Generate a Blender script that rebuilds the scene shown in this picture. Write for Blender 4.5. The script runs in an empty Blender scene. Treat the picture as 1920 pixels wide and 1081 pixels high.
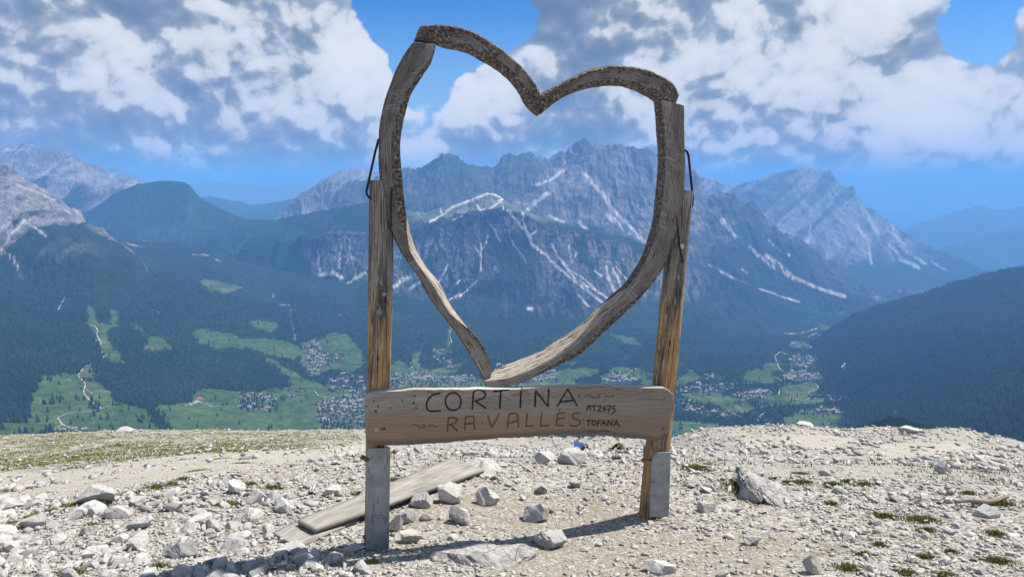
import bpy, bmesh, math, random
import numpy as np
from mathutils import Vector, Matrix
from mathutils.bvhtree import BVHTree

R = math.radians
S = bpy.context.scene
COL = S.collection
random.seed(7)
RNG = np.random.default_rng(7)

# ------------------------------------------------------------------ camera
EYE = 1.65
FOC = 1280.0                      # focal length in photograph pixels (24 mm on a 36 mm frame)
TH = math.atan((540.5 - 342.0) / FOC)
CT, ST = math.cos(TH), math.sin(TH)
cam_d = bpy.data.cameras.new('camera')
cam_d.lens = 24.0
cam_d.sensor_width = 36.0
cam_d.clip_start = 0.05
cam_d.clip_end = 150000.0
cam = bpy.data.objects.new('camera', cam_d)
cam.location = (0, 0, EYE)
cam.rotation_euler = (math.pi / 2 - TH, 0, 0)
COL.objects.link(cam)
S.camera = cam

# ------------------------------------------------------------------ light
SUN_TO = Vector((0.445, 0.236, 0.864)).normalized()
SUN_EL = math.asin(SUN_TO.z)
SUN_AZ = math.atan2(SUN_TO.x, SUN_TO.y)
sun_d = bpy.data.lights.new('sun', 'SUN')
sun_d.energy = 5.0
sun_d.angle = R(0.53)
sun_d.color = (1.0, 0.955, 0.89)
sun = bpy.data.objects.new('sun', sun_d)
sun.rotation_euler = SUN_TO.to_track_quat('Z', 'Y').to_euler()
sun.location = (20, 10, 40)
COL.objects.link(sun)

S.view_settings.view_transform = 'Standard'
S.view_settings.look = 'None'
S.view_settings.gamma = 1.0
S.view_settings.use_curve_mapping = False
S.view_settings.exposure = 0.66
S.render.engine = 'CYCLES'
S.cycles.use_denoising = True
S.cycles.use_adaptive_sampling = True
S.cycles.adaptive_threshold = 0.02
S.cycles.max_bounces = 5
S.cycles.diffuse_bounces = 3
S.cycles.glossy_bounces = 2
S.cycles.volume_bounces = 1
S.cycles.transparent_max_bounces = 6
S.cycles.sample_clamp_indirect = 6.0

# ------------------------------------------------------------------ node helper
class NT:
    """small helper to write node trees as expressions"""
    def __init__(self, tree):
        self.t = tree
        self.n = tree.nodes
        self.l = tree.links
    def node(self, kind, **kw):
        nd = self.n.new(kind)
        for k, v in kw.items():
            setattr(nd, k, v)
        return nd
    def put(self, sock, v):
        if v is None:
            return
        if isinstance(v, bpy.types.NodeSocket):
            self.l.new(v, sock)
        elif isinstance(v, (tuple, list, Vector)):
            v = tuple(v)
            if sock.type == 'RGBA' and len(v) == 3:
                v = v + (1.0,)
            sock.default_value = v
        else:
            sock.default_value = v
    def m(self, op, a, b=None, c=None, clamp=False):
        nd = self.node('ShaderNodeMath', operation=op, use_clamp=clamp)
        self.put(nd.inputs[0], a); self.put(nd.inputs[1], b); self.put(nd.inputs[2], c)
        return nd.outputs[0]
    def v(self, op, a, b=None, s=None):
        nd = self.node('ShaderNodeVectorMath', operation=op)
        self.put(nd.inputs[0], a); self.put(nd.inputs[1], b)
        if s is not None:
            self.put(nd.inputs['Scale'], s)
        return nd.outputs['Value'] if op in ('DOT_PRODUCT', 'LENGTH', 'DISTANCE') else nd.outputs['Vector']
    def noise(self, vec, scale, detail=4.0, rough=0.55, dist=0.0, lac=2.0):
        nd = self.node('ShaderNodeTexNoise')
        self.put(nd.inputs['Vector'], vec)
        self.put(nd.inputs['Scale'], scale)
        nd.inputs['Detail'].default_value = detail
        nd.inputs['Roughness'].default_value = rough
        nd.inputs['Distortion'].default_value = dist
        nd.inputs['Lacunarity'].default_value = lac
        return nd.outputs['Fac']
    def noisec(self, vec, scale, detail=2.0):
        nd = self.node('ShaderNodeTexNoise')
        self.put(nd.inputs['Vector'], vec)
        nd.inputs['Scale'].default_value = scale
        nd.inputs['Detail'].default_value = detail
        return nd.outputs['Color']
    def voro(self, vec, scale, feature='F1', out='Distance', rand=1.0):
        nd = self.node('ShaderNodeTexVoronoi', feature=feature)
        self.put(nd.inputs['Vector'], vec)
        self.put(nd.inputs['Scale'], scale)
        nd.inputs['Randomness'].default_value = rand
        return nd.outputs[out]
    def ss(self, x, lo, hi, a=0.0, b=1.0):
        nd = self.node('ShaderNodeMapRange', interpolation_type='SMOOTHSTEP')
        self.put(nd.inputs[0], x)
        self.put(nd.inputs[1], lo); self.put(nd.inputs[2], hi)
        self.put(nd.inputs[3], a); self.put(nd.inputs[4], b)
        return nd.outputs[0]
    def lin(self, x, lo, hi, a=0.0, b=1.0):
        nd = self.node('ShaderNodeMapRange', clamp=True)
        self.put(nd.inputs[0], x)
        self.put(nd.inputs[1], lo); self.put(nd.inputs[2], hi)
        self.put(nd.inputs[3], a); self.put(nd.inputs[4], b)
        return nd.outputs[0]
    def mix(self, f, a, b, blend='MIX'):
        nd = self.node('ShaderNodeMix', data_type='RGBA', blend_type=blend)
        self.put(nd.inputs[0], f); self.put(nd.inputs[6], a); self.put(nd.inputs[7], b)
        return nd.outputs[2]
    def attr(self, name, out='Color'):
        nd = self.node('ShaderNodeAttribute', attribute_name=name)
        return nd.outputs[out]
    def geo(self, out='Position'):
        return self.node('ShaderNodeNewGeometry').outputs[out]
    def objc(self):
        return self.node('ShaderNodeTexCoord').outputs['Object']
    def rnd(self):
        return self.node('ShaderNodeObjectInfo').outputs['Random']
    def bump(self, h, strength=0.5, dist=0.01, normal=None):
        nd = self.node('ShaderNodeBump')
        nd.inputs['Strength'].default_value = strength
        nd.inputs['Distance'].default_value = dist
        self.put(nd.inputs['Height'], h)
        self.put(nd.inputs['Normal'], normal)
        return nd.outputs['Normal']
    def scale3(self, vec, s):
        return self.v('MULTIPLY', vec, s)

def material(name, fn, rough=0.85, spec=0.25, metal=0.0):
    """fn(NT) -> colour, normal or (colour, normal, roughness)"""
    mt = bpy.data.materials.new(name)
    mt.use_nodes = True
    nt = NT(mt.node_tree)
    b = nt.n['Principled BSDF']
    b.inputs['Roughness'].default_value = rough
    b.inputs['Specular IOR Level'].default_value = spec
    b.inputs['Metallic'].default_value = metal
    res = fn(nt)
    if not isinstance(res, tuple) or (len(res) in (3, 4) and all(isinstance(v, float) for v in res)):
        res = (res, None)
    nt.put(b.inputs['Base Color'], res[0])
    if res[1] is not None:
        nt.put(b.inputs['Normal'], res[1])
    if len(res) > 2:
        nt.put(b.inputs['Roughness'], res[2])
    return mt

# ------------------------------------------------------------------ pixel <-> place (used to trace the photograph onto real surfaces)
def pixdir(px, py):
    x = (px - 960.0) / FOC
    v = (540.5 - py) / FOC
    return x, CT + v * ST, -ST + v * CT
def rowslope(py):
    """metres down per metre forward for a picture row"""
    v = (540.5 - np.asarray(py, float)) / FOC
    return (ST - v * CT) / (CT + v * ST)
def latslope(px, py):
    v = (540.5 - np.asarray(py, float)) / FOC
    return (np.asarray(px, float) - 960.0) / FOC / (CT + v * ST)
def proj(x, y, z):
    zz = z - EYE
    f = y * CT - zz * ST
    u = y * ST + zz * CT
    f = np.maximum(f, 1e-3)
    return 960.0 + FOC * x / f, 540.5 - FOC * u / f

# ------------------------------------------------------------------ sky with clouds
W = bpy.data.worlds.new('World')
S.world = W
W.use_nodes = True
W.cycles.sampling_method = 'MANUAL'
W.cycles.sample_map_resolution = 256
def build_world():
    nt = NT(W.node_tree)
    nt.n.clear()
    out = nt.node('ShaderNodeOutputWorld')
    bg = nt.node('ShaderNodeBackground')
    nt.l.new(bg.outputs[0], out.inputs[0])
    sky = nt.node('ShaderNodeTexSky', sky_type='NISHITA')
    sky.sun_disc = False
    sky.sun_elevation = SUN_EL
    sky.sun_rotation = SUN_AZ
    sky.altitude = 2400.0
    sky.air_density = 1.0
    sky.dust_density = 0.15
    sky.ozone_density = 3.0
    d = nt.node('ShaderNodeTexCoord').outputs['Generated']
    d = nt.v('NORMALIZE', d)
    # banks of cloud and open gaps: direction, half-width in degrees, weight
    banks = [(120, 60, 15, .34), (420, 90, 13, .22), (640, 120, 9, .28), (1120, 120, 12, .30), (1400, 150, 11, .34),
             (1690, 120, 11, .26), (1050, 20, 8, .20), (300, 230, 14, .16), (1500, 270, 10, .18), (1820, 280, 9, .14), (1200, 260, 8, .18),
             (900, 240, 6, .12), (1270, 60, 7, .14),
             (150, 270, 9, .26), (430, 290, 6, .22), (950, 290, 5, .24), (1220, 285, 6, .34), (1560, 290, 8, .34), (1850, 330, 8, .32), (1720, 230, 9, .24), (610, 215, 3.5, .26)]
    gaps = [(800, 10, 5.0, .60), (880, 60, 3.6, .46), (720, 20, 3.2, .36), (950, 20, 3.0, .40), (1420, 0, 3.8, .62), (1880, 85, 5.5, .62), (1300, -5, 2.4, .36), (1810, 60, 3.0, .30),
            (790, 175, 3.2, .42), (700, 270, 3.0, .20), (560, 320, 4, .16), (1010, 240, 2.4, .16), (1460, 100, 2.2, .18), (1560, 20, 2.0, .22)]
    def bias(dv):
        acc = None
        for lst, sg in ((banks, 1.0), (gaps, -1.0)):
            for px, py, deg, w in lst:
                c = Vector(pixdir(px, py)).normalized()
                dp = nt.v('DOT_PRODUCT', dv, tuple(c))
                g = nt.ss(dp, math.cos(R(deg * 1.35)), math.cos(R(deg * 0.12)), 0.0, sg * w)
                acc = g if acc is None else nt.m('ADD', acc, g)
        return acc
    sep = nt.node('ShaderNodeSeparateXYZ'); nt.put(sep.inputs[0], d)
    lowb = nt.ss(sep.outputs[2], .26, .02, 0.0, .10)
    def puff(q, sc, w):
        f = nt.voro(q, sc)
        return nt.m('MULTIPLY', nt.m('MULTIPLY', f, f), -w)
    def dens(off, level):
        q = nt.v('ADD', d, off) if off else d
        q = nt.scale3(q, (1.0, 1.0, 1.12))
        w = nt.noisec(q, 8.0, 2.0)
        w = nt.v('SCALE', nt.v('SUBTRACT', w, (.5, .5, .5)), s=0.06)
        q = nt.v('ADD', q, w)
        n = nt.noise(q, 4.2, (3.0, 6.0, 9.0)[level], 0.58)
        n = nt.m('ADD', n, puff(q, 9.0, .17))
        if level:
            n = nt.m('ADD', n, puff(nt.v('ADD', q, (1.3, 4.2, 2.4)), 21.0, .13))
            n = nt.m('ADD', n, puff(nt.v('ADD', q, (5.3, 1.2, .4)), 47.0, .075))
        else:
            n = nt.m('SUBTRACT', n, .055)
        return nt.m('ADD', n, lowb) if level else n
    b = nt.m('MULTIPLY', bias(d), 0.60)
    n0 = nt.m('ADD', dens(None, 2), b)
    sh = SUN_TO * 0.013 + Vector((0, 0, 0.003))
    n1 = nt.m('ADD', dens(tuple(sh), 2), b)
    sh2 = SUN_TO * 0.075 + Vector((0, 0, 0.02))
    n2 = nt.m('ADD', dens(tuple(sh2), 0), nt.m('MULTIPLY', bias(nt.v('NORMALIZE', nt.v('ADD', d, tuple(sh2)))), 0.60))
    cover = nt.ss(n0, 0.365, 0.425)
    grad = nt.m('SUBTRACT', n0, n1)
    deep = nt.ss(n2, 0.38, 0.66)
    lit = nt.m('ADD', nt.m('MULTIPLY', grad, 5.6), nt.m('MULTIPLY', nt.m('SUBTRACT', nt.m('SUBTRACT', n0, lowb), n2), 1.6))
    lit = nt.m('ADD', lit, nt.m('MULTIPLY', nt.m('SUBTRACT', nt.noise(d, 7.0, 4.0, .55), .5), 1.5))
    lit = nt.m('SUBTRACT', nt.m('ADD', lit, 0.46), nt.m('MULTIPLY', deep, .22))
    ab = nt.m('SUBTRACT', lit, .5)
    lit = nt.m('ADD', nt.m('DIVIDE', ab, nt.m('ADD', .24, nt.m('ABSOLUTE', ab))), 1.0)
    lit = nt.m('MULTIPLY', lit, .5)
    shade = nt.mix(deep, (1.2, 2.05, 3.3), (0.62, 1.2, 2.2))
    cl = nt.mix(lit, shade, (6.9, 6.95, 7.1))
    hs = nt.node('ShaderNodeHueSaturation')
    hs.inputs['Saturation'].default_value = 1.12
    hs.inputs['Value'].default_value = 0.95
    nt.put(hs.inputs['Color'], sky.outputs[0])
    blue = nt.v('MULTIPLY', hs.outputs[0], (.40, .80, 1.12))
    el = nt.node('ShaderNodeSeparateXYZ'); nt.put(el.inputs[0], d)
    blue = nt.mix(nt.ss(el.outputs[2], .02, .26), (2.6, 4.2, 6.0), blue)
    col = nt.mix(cover, blue, cl)
    nt.put(bg.inputs['Color'], col)
    bg.inputs['Strength'].default_value = 0.085
build_world()
# ------------------------------------------------------------------ noise
def _h(ix, iy, s):
    n = (ix.astype(np.int64) * 374761393 + iy.astype(np.int64) * 668265263 + s * 1442695041) & 0xFFFFFFFF
    n = ((n ^ (n >> 13)) * 1274126177) & 0xFFFFFFFF
    n = (n ^ (n >> 16)) & 0xFFFFFF
    return n / float(0xFFFFFF)
def vnoise(x, y, s=0):
    x0 = np.floor(x); y0 = np.floor(y)
    fx = x - x0; fy = y - y0
    u = fx * fx * fx * (fx * (fx * 6 - 15) + 10)
    w = fy * fy * fy * (fy * (fy * 6 - 15) + 10)
    a = _h(x0, y0, s); b = _h(x0 + 1, y0, s); c = _h(x0, y0 + 1, s); d = _h(x0 + 1, y0 + 1, s)
    return (a + (b - a) * u + (c - a) * w + (a - b - c + d) * u * w) * 2 - 1
def fbm(x, y, octv=5, s=0, gain=0.5, lac=2.03):
    r = 0; a = 1.0; t = 0
    for i in range(octv):
        r = r + a * vnoise(x, y, s + i * 17); t += a
        x = x * lac + 13.7; y = y * lac - 7.3; a *= gain
    return r / t
def ridged(x, y, octv=5, s=0, gain=0.5, lac=2.03):
    r = 0; a = 1.0; t = 0
    for i in range(octv):
        r = r + a * (1 - np.abs(vnoise(x, y, s + i * 31)) * 2); t += a
        x = x * lac + 5.1; y = y * lac + 9.2; a *= gain
    return r / t
def sstep(x, a, b):
    t = np.clip((x - a) / (b - a), 0, 1)
    return t * t * (3 - 2 * t)
def poly_dist(px, py, pts):
    d = np.full(px.shape, 1e9)
    for (ax, ay), (bx, by) in zip(pts[:-1], pts[1:]):
        vx, vy = bx - ax, by - ay
        t = np.clip(((px - ax) * vx + (py - ay) * vy) / (vx * vx + vy * vy + 1e-9), 0, 1)
        d = np.minimum(d, np.hypot(px - ax - t * vx, py - ay - t * vy))
    return d
def in_poly(px, py, pts):
    c = np.zeros(px.shape, bool)
    n = len(pts)
    for i in range(n):
        x0, y0 = pts[i]; x1, y1 = pts[(i + 1) % n]
        if y0 == y1:
            continue
        k = ((y0 > py) != (y1 > py)) & (px < (x1 - x0) * (py - y0) / (y1 - y0) + x0)
        c ^= k
    return c

# ------------------------------------------------------------------ meshes from arrays
def mesh_np(name, V, F, colors=None, uvs=None, attrs=None, smooth=False, mats=(), matidx=None):
    """V (n,3); F (m,3) or (m,4)"""
    me = bpy.data.meshes.new(name)
    V = np.ascontiguousarray(V, np.float32); F = np.ascontiguousarray(F, np.int32)
    m, k = F.shape
    me.vertices.add(len(V)); me.vertices.foreach_set('co', V.ravel())
    me.loops.add(m * k); me.loops.foreach_set('vertex_index', F.ravel())
    me.polygons.add(m)
    me.polygons.foreach_set('loop_start', np.arange(0, m * k, k, dtype=np.int32))
    me.polygons.foreach_set('loop_total', np.full(m, k, np.int32))
    if smooth:
        me.polygons.foreach_set('use_smooth', np.ones(m, bool))
    if matidx is not None:
        me.polygons.foreach_set('material_index', np.ascontiguousarray(matidx, np.int32))
    for mt in mats:
        me.materials.append(mt)
    me.update(calc_edges=True)
    if colors is not None:
        ca = me.color_attributes.new('Col', 'FLOAT_COLOR', 'POINT')
        c4 = np.ones((len(V), 4), np.float32); c4[:, :3] = colors
        ca.data.foreach_set('color', c4.ravel())
    for kname, arr in (attrs or {}).items():
        a = me.attributes.new(kname, 'FLOAT', 'POINT')
        a.data.foreach_set('value', np.ascontiguousarray(arr, np.float32))
    if uvs is not None:
        uv = me.uv_layers.new(name='UVMap')
        uv.data.foreach_set('uv', np.ascontiguousarray(uvs[F.ravel()], np.float32).ravel())
    return me
def link(name, me, parent=None, label=None, cat=None, group=None, kind=None):
    o = bpy.data.objects.new(name, me)
    COL.objects.link(o)
    if parent is not None:
        o.parent = parent
    return tag(o, label, cat, group, kind)
def tag(o, label=None, cat=None, group=None, kind=None):
    if label: o['label'] = label
    if cat: o['category'] = cat
    if group: o['group'] = group
    if kind: o['kind'] = kind
    return o
def grid_faces(nr, nc):
    i = np.arange(nr * nc).reshape(nr, nc)
    return np.stack([i[:-1, :-1], i[:-1, 1:], i[1:, 1:], i[1:, :-1]], -1).reshape(-1, 4)

# ------------------------------------------------------------------ the far country
def m_terrain(nt):
    c = nt.attr('Col')
    p = nt.geo()
    n = nt.noise(nt.scale3(p, (1, 1, .6)), 0.03, 5.0, .6)
    k = nt.lin(n, .25, .75, .62, 1.38)
    n2 = nt.noise(p, 0.006, 3.0, .5)
    k = nt.m('MULTIPLY', k, nt.lin(n2, .3, .7, .8, 1.2))
    k = nt.m('MULTIPLY', k, nt.lin(nt.noise(nt.scale3(p, (1, .6, .3)), .018, 5.0, .6), .3, .7, .7, 1.3))
    col = nt.v('SCALE', c, s=k)
    st = nt.noise(nt.scale3(p, (1, .5, .22)), 0.016, 6.0, .62)
    h = nt.m('ADD', n, nt.m('MULTIPLY', st, 1.6))
    return col, nt.bump(h, .9, 34.0)
M_TERRAIN = material('mountain_rock_and_forest', m_terrain, .95, .05)

FOREST = np.array((.010, .021, .014)); FOREST2 = np.array((.018, .034, .018))
MEADOW = np.array((.056, .096, .030)); DRY = np.array((.105, .115, .05))
ROCK = np.array((.200, .185, .178)); SCREE = np.array((.43, .395, .355)); SHRUB = np.array((.022, .036, .020))
def lerpc(a, b, t):
    return a + (b - a) * t[:, None]

TERR = []
def loft(name, lines, px0, px1, ncol, nsub, amp, color_fn, label, gx=400., gy=900., back=None, jag=1.2, seed=0, power=None, jagf=9.0, rid=True, q=.56):
    """a slope lofted through traced lines, far to near; each line is [(px, row, distance)...]"""
    ncol = int(ncol * (.45 + .5 * q)); nsub = [max(4, int(n * q)) for n in nsub]
    a = np.linspace(latslope(px0, 500), latslope(px1, 500), ncol)
    ZL, DL = [], []
    for li, ln in enumerate(lines):
        ln = sorted(ln)
        A = np.array([latslope(p[0], p[1]) for p in ln]); o = np.argsort(A)
        ratio = np.interp(a, A[o], rowslope([p[1] for p in ln])[o])
        D = np.interp(a, A[o], np.array([p[2] for p in ln], float)[o])
        if li == 0 and jag:
            ratio = ratio - (ridged(a * 1280 / jagf, a * 0 + seed, 5, seed + 3, .6)) * jag / FOC
        ZL.append(EYE - ratio * D); DL.append(D)
    if back:
        DL.insert(0, DL[0] * back[0]); ZL.insert(0, ZL[0] - back[1])
        nsub = [6] + list(nsub); amp = [amp[0]] + list(amp)
        power = [1.0] + list(power) if power else None
    rows_y, rows_z, rows_k, rows_amp = [], [], [], []
    nseg = len(ZL) - 1
    for k in range(nseg):
        n = nsub[k]
        for s in np.linspace(0, 1, n, endpoint=(k == nseg - 1)):
            p = power[k] if power else 1.0
            rows_y.append(DL[k] + (DL[k + 1] - DL[k]) * s)
            rows_z.append(ZL[k] + (ZL[k + 1] - ZL[k]) * s ** p)
            rows_k.append(k + s - (1 if back else 0))
            rows_amp.append(amp[k] + (amp[k + 1] - amp[k]) * s)
    Y = np.array(rows_y); Z = np.array(rows_z); K = np.repeat(np.array(rows_k)[:, None], ncol, 1)
    AM = np.array(rows_amp)[:, None]
    Aa = np.repeat(a[None, :], len(Y), 0); X = Aa * Y
    wx = fbm(X / gx * .5, Y / gy, 3, seed + 50)
    g = ridged(X / gx + wx * .7, Y / gy + Z / gy * .5, 5, seed) if rid else fbm(X / gx + wx * .3, Y / gy, 5, seed)
    if rid:
        g = g + .32 * ridged(X / gx * 4.3 + wx * 2, Y / gy * 3.1 + Z / gy * 2.2, 4, seed + 71, .6) - .1
        AM = AM * 1.12
    Z = Z + AM * g - AM * (.25 if rid else 0)
    Z = np.maximum(Z, -2590.0)
    px, py = proj(X, Y, Z)
    info = dict(px=px.ravel(), py=py.ravel(), x=X.ravel(), y=Y.ravel(), z=Z.ravel(), k=K.ravel(), g=g.ravel())
    dzx = np.gradient(Z, axis=1) / np.maximum(np.abs(np.gradient(X, axis=1)), 1e-3)
    info['slope'] = np.abs(dzx).ravel()
    C = color_fn(info)
    V = np.stack([X, Y, Z], -1).reshape(-1, 3)
    me = mesh_np(name, V, grid_faces(len(Y), ncol)[:, ::-1], colors=C, smooth=True, mats=[M_TERRAIN])
    o = link(name, me, label=label, cat=name.split('_')[-1], kind='structure')
    info['shape'] = X.shape
    TERR.append((o, info))
    return o, info

def streaks(i, fx, fy, s):
    return fbm(i['x'] / fx + fbm(i['x'] / fx / 3, i['z'] / fy, 2, s + 9) * 1.2, (i['z'] + i['y'] * .3) / fy, 5, s, .58)

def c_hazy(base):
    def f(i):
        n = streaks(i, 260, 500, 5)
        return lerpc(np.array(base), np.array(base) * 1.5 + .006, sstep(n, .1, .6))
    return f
def c_rocky(tree_k0, tree_k1, s, scree=.5):
    def f(i):
        n = streaks(i, 150, 420, s); n2 = fbm(i['x'] / 700, i['z'] / 240, 4, s + 4)
        rock = lerpc(ROCK * .72, ROCK * 1.25, sstep(n, -.4, .4))
        rock = lerpc(rock, SCREE * .9, sstep(streaks(i, 90, 900, s + 21) + .25 * i['k'] - .3, scree - .3, scree) * .8)
        tree = sstep(i['k'] + n2 * .9 + n * .5, tree_k0, tree_k1)
        c = lerpc(rock, SHRUB * .9, tree)
        return lerpc(c, FOREST, sstep(i['k'] + n2 * .5, tree_k1, tree_k1 + .5))
    return f

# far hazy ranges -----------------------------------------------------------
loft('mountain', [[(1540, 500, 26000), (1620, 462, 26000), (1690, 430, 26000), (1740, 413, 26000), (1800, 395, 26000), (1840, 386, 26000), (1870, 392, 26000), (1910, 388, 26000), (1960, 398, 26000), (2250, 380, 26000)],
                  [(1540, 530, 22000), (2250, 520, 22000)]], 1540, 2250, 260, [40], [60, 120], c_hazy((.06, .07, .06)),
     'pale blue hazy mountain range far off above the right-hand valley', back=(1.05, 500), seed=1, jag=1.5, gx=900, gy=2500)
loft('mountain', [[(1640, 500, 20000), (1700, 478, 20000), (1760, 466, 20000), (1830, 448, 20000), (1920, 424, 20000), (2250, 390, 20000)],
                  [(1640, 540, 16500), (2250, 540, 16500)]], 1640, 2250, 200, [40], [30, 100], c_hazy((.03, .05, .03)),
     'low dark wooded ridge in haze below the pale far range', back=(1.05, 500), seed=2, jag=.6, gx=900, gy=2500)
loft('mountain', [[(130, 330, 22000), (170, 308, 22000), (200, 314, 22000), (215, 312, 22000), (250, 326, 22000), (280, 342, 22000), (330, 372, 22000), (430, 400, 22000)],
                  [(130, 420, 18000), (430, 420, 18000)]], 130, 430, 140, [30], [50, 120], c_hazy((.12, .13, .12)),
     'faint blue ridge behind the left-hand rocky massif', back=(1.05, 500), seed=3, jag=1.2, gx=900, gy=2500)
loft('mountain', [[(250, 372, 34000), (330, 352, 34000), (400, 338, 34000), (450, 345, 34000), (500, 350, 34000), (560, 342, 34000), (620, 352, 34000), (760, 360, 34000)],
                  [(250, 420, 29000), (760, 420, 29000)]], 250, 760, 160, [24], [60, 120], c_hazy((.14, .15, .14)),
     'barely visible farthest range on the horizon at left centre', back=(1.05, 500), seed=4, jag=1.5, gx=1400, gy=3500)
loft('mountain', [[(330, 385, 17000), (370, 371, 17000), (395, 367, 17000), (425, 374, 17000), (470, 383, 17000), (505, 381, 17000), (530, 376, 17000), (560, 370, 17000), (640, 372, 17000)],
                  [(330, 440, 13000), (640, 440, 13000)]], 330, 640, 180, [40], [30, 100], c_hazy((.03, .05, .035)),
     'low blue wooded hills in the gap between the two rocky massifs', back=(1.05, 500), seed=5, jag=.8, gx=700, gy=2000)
loft('mountain', [[(590, 345, 15000), (620, 326, 15000), (648, 315, 15000), (670, 318, 15000), (700, 322, 15000), (735, 322, 15000), (800, 330, 15000)],
                  [(590, 390, 13500), (800, 390, 13500)]], 590, 800, 140, [40], [60, 120], c_rocky(3, 4, 14),
     'distant pale rock summit behind the heart frame post', back=(1.05, 500), seed=6, jag=2.0)
loft('mountain', [[(-300, 300, 11500), (0, 277, 11500), (25, 272, 11500), (60, 264, 11500), (85, 272, 11500), (120, 285, 11500), (160, 300, 11500), (190, 318, 11500), (225, 334, 11500), (270, 342, 11500), (300, 352, 11300), (380, 402, 11000), (430, 430, 11000)],
                  [(-300, 345, 10600), (0, 325, 10600), (100, 332, 10600), (200, 355, 10600), (280, 372, 10600), (430, 436, 10400)],
                  [(-300, 420, 9600), (0, 395, 9600), (150, 395, 9600), (300, 430, 9600), (430, 448, 9600)],
                  [(-300, 480, 8600), (430, 480, 8600)]], -300, 430, 420, [60, 50, 20], [90, 130, 90, 30], c_rocky(1.35, 1.8, 22, .42),
     'large grey rocky massif with pale scree at the upper left', back=(1.06, 500), seed=7, jag=2.6, gx=500, gy=1100, power=[.8, 1, 1])
loft('mountain', [[(160, 400, 9800), (220, 360, 9800), (255, 346, 9800), (290, 341, 9800), (325, 339, 9800), (346, 342, 9800), (358, 350, 9800), (372, 368, 9700), (400, 384, 9700), (440, 404, 9600), (500, 424, 9500), (560, 440, 9500)],
                  [(160, 455, 8600), (560, 470, 8600)]], 160, 560, 260, [70], [10, 60], c_hazy((.018, .036, .026)),
     'dark flat-topped wooded mountain left of centre', back=(1.05, 400), seed=8, jag=.7, gx=500)
loft('mountain', [[(490, 428, 11600), (515, 412, 11600), (535, 394, 11600), (560, 368, 11600), (575, 355, 11600), (600, 340, 11600), (620, 334, 11600), (635, 340, 11600), (655, 350, 11600), (672, 352, 11600), (690, 342, 11600), (720, 336, 11600), (760, 345, 11600)],
                  [(490, 440, 11000), (560, 415, 11000), (620, 400, 11000), (700, 385, 11000), (760, 385, 11000)],
                  [(490, 460, 10300), (760, 430, 10300)]], 490, 760, 240, [60, 20], [70, 110, 40], c_rocky(1.3, 1.7, 33, .45),
     'pale limestone peak between the wooded gap and the frame', back=(1.05, 500), seed=9, jag=2.4, gx=350, gy=900)
# big massif inside and right of the heart
def chute_mask(i, lines, w0, w1, s):
    m = np.zeros(i['px'].shape)
    wob = fbm(i['px'] / 13, i['py'] / 13, 4, s, .6) * 4.2
    brk = fbm(i['px'] / 5, i['py'] / 7, 3, s + 3) * .55
    for pts, w in lines:
        d = poly_dist(i['px'] + wob, i['py'], pts)
        m = np.maximum(m, 1 - sstep(d + np.abs(brk) * w, w * w0, w * w1))
    return m * (.72 + .28 * np.clip(1 + brk * 2, 0, 1))
def cr(ox, oy, sc, pts):
    return [(ox + x * sc, oy + y * sc) for x, y in pts]
A4 = (720, 250, .3238)
A5 = (1220, 260, .3646)
A6 = (1220, 520, .3646)
AL = (0, 500, .3646)
C_SCREE = [(cr(*A5, [(510, 555), (600, 640), (680, 690), (750, 720), (870, 770), (1000, 810)]), 3.2), (cr(*A5, [(600, 600), (660, 650), (740, 715)]), 4.5),
           (cr(*A5, [(310, 650), (450, 730), (580, 800)]), 2.6), (cr(*A5, [(180, 690), (260, 740), (450, 823)]), 3.4),
           (cr(*A6, [(160, 0), (260, 60), (380, 150)]), 2.2), (cr(*A6, [(210, 0), (350, 80), (480, 130), (640, 190), (700, 220), (850, 250)]), 3.6),
           (cr(*A6, [(400, 0), (480, 40), (580, 85)]), 2.0), (cr(*A6, [(480, 210), (600, 260)]), 1.8), (cr(*A6, [(560, 60), (680, 100), (760, 125)]), 1.8),
           (cr(*A5, [(600, 520), (660, 570), (720, 600)]), 2.2), (cr(*A5, [(370, 420), (420, 480), (440, 505)]), 4.0), (cr(*A5, [(470, 670), (500, 690)]), 1.6),
           (cr(*A4, [(880, 300), (960, 270), (1040, 215)]), 3.0), (cr(*A4, [(830, 440), (900, 380), (960, 340)]), 4.0), (cr(*A4, [(960, 480), (1010, 500), (1040, 510)]), 3.0),
           (cr(*A4, [(1160, 230), (1200, 290), (1260, 340), (1330, 450), (1420, 540), (1520, 640)]), 3.6), (cr(*A4, [(1290, 470), (1400, 560), (1470, 600)]), 4.0),
           (cr(*A4, [(1130, 510), (1200, 590), (1310, 660)]), 3.0), (cr(*A4, [(1400, 660), (1480, 740)]), 2.0), (cr(*A4, [(1340, 640), (1420, 720)]), 1.8)]
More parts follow.
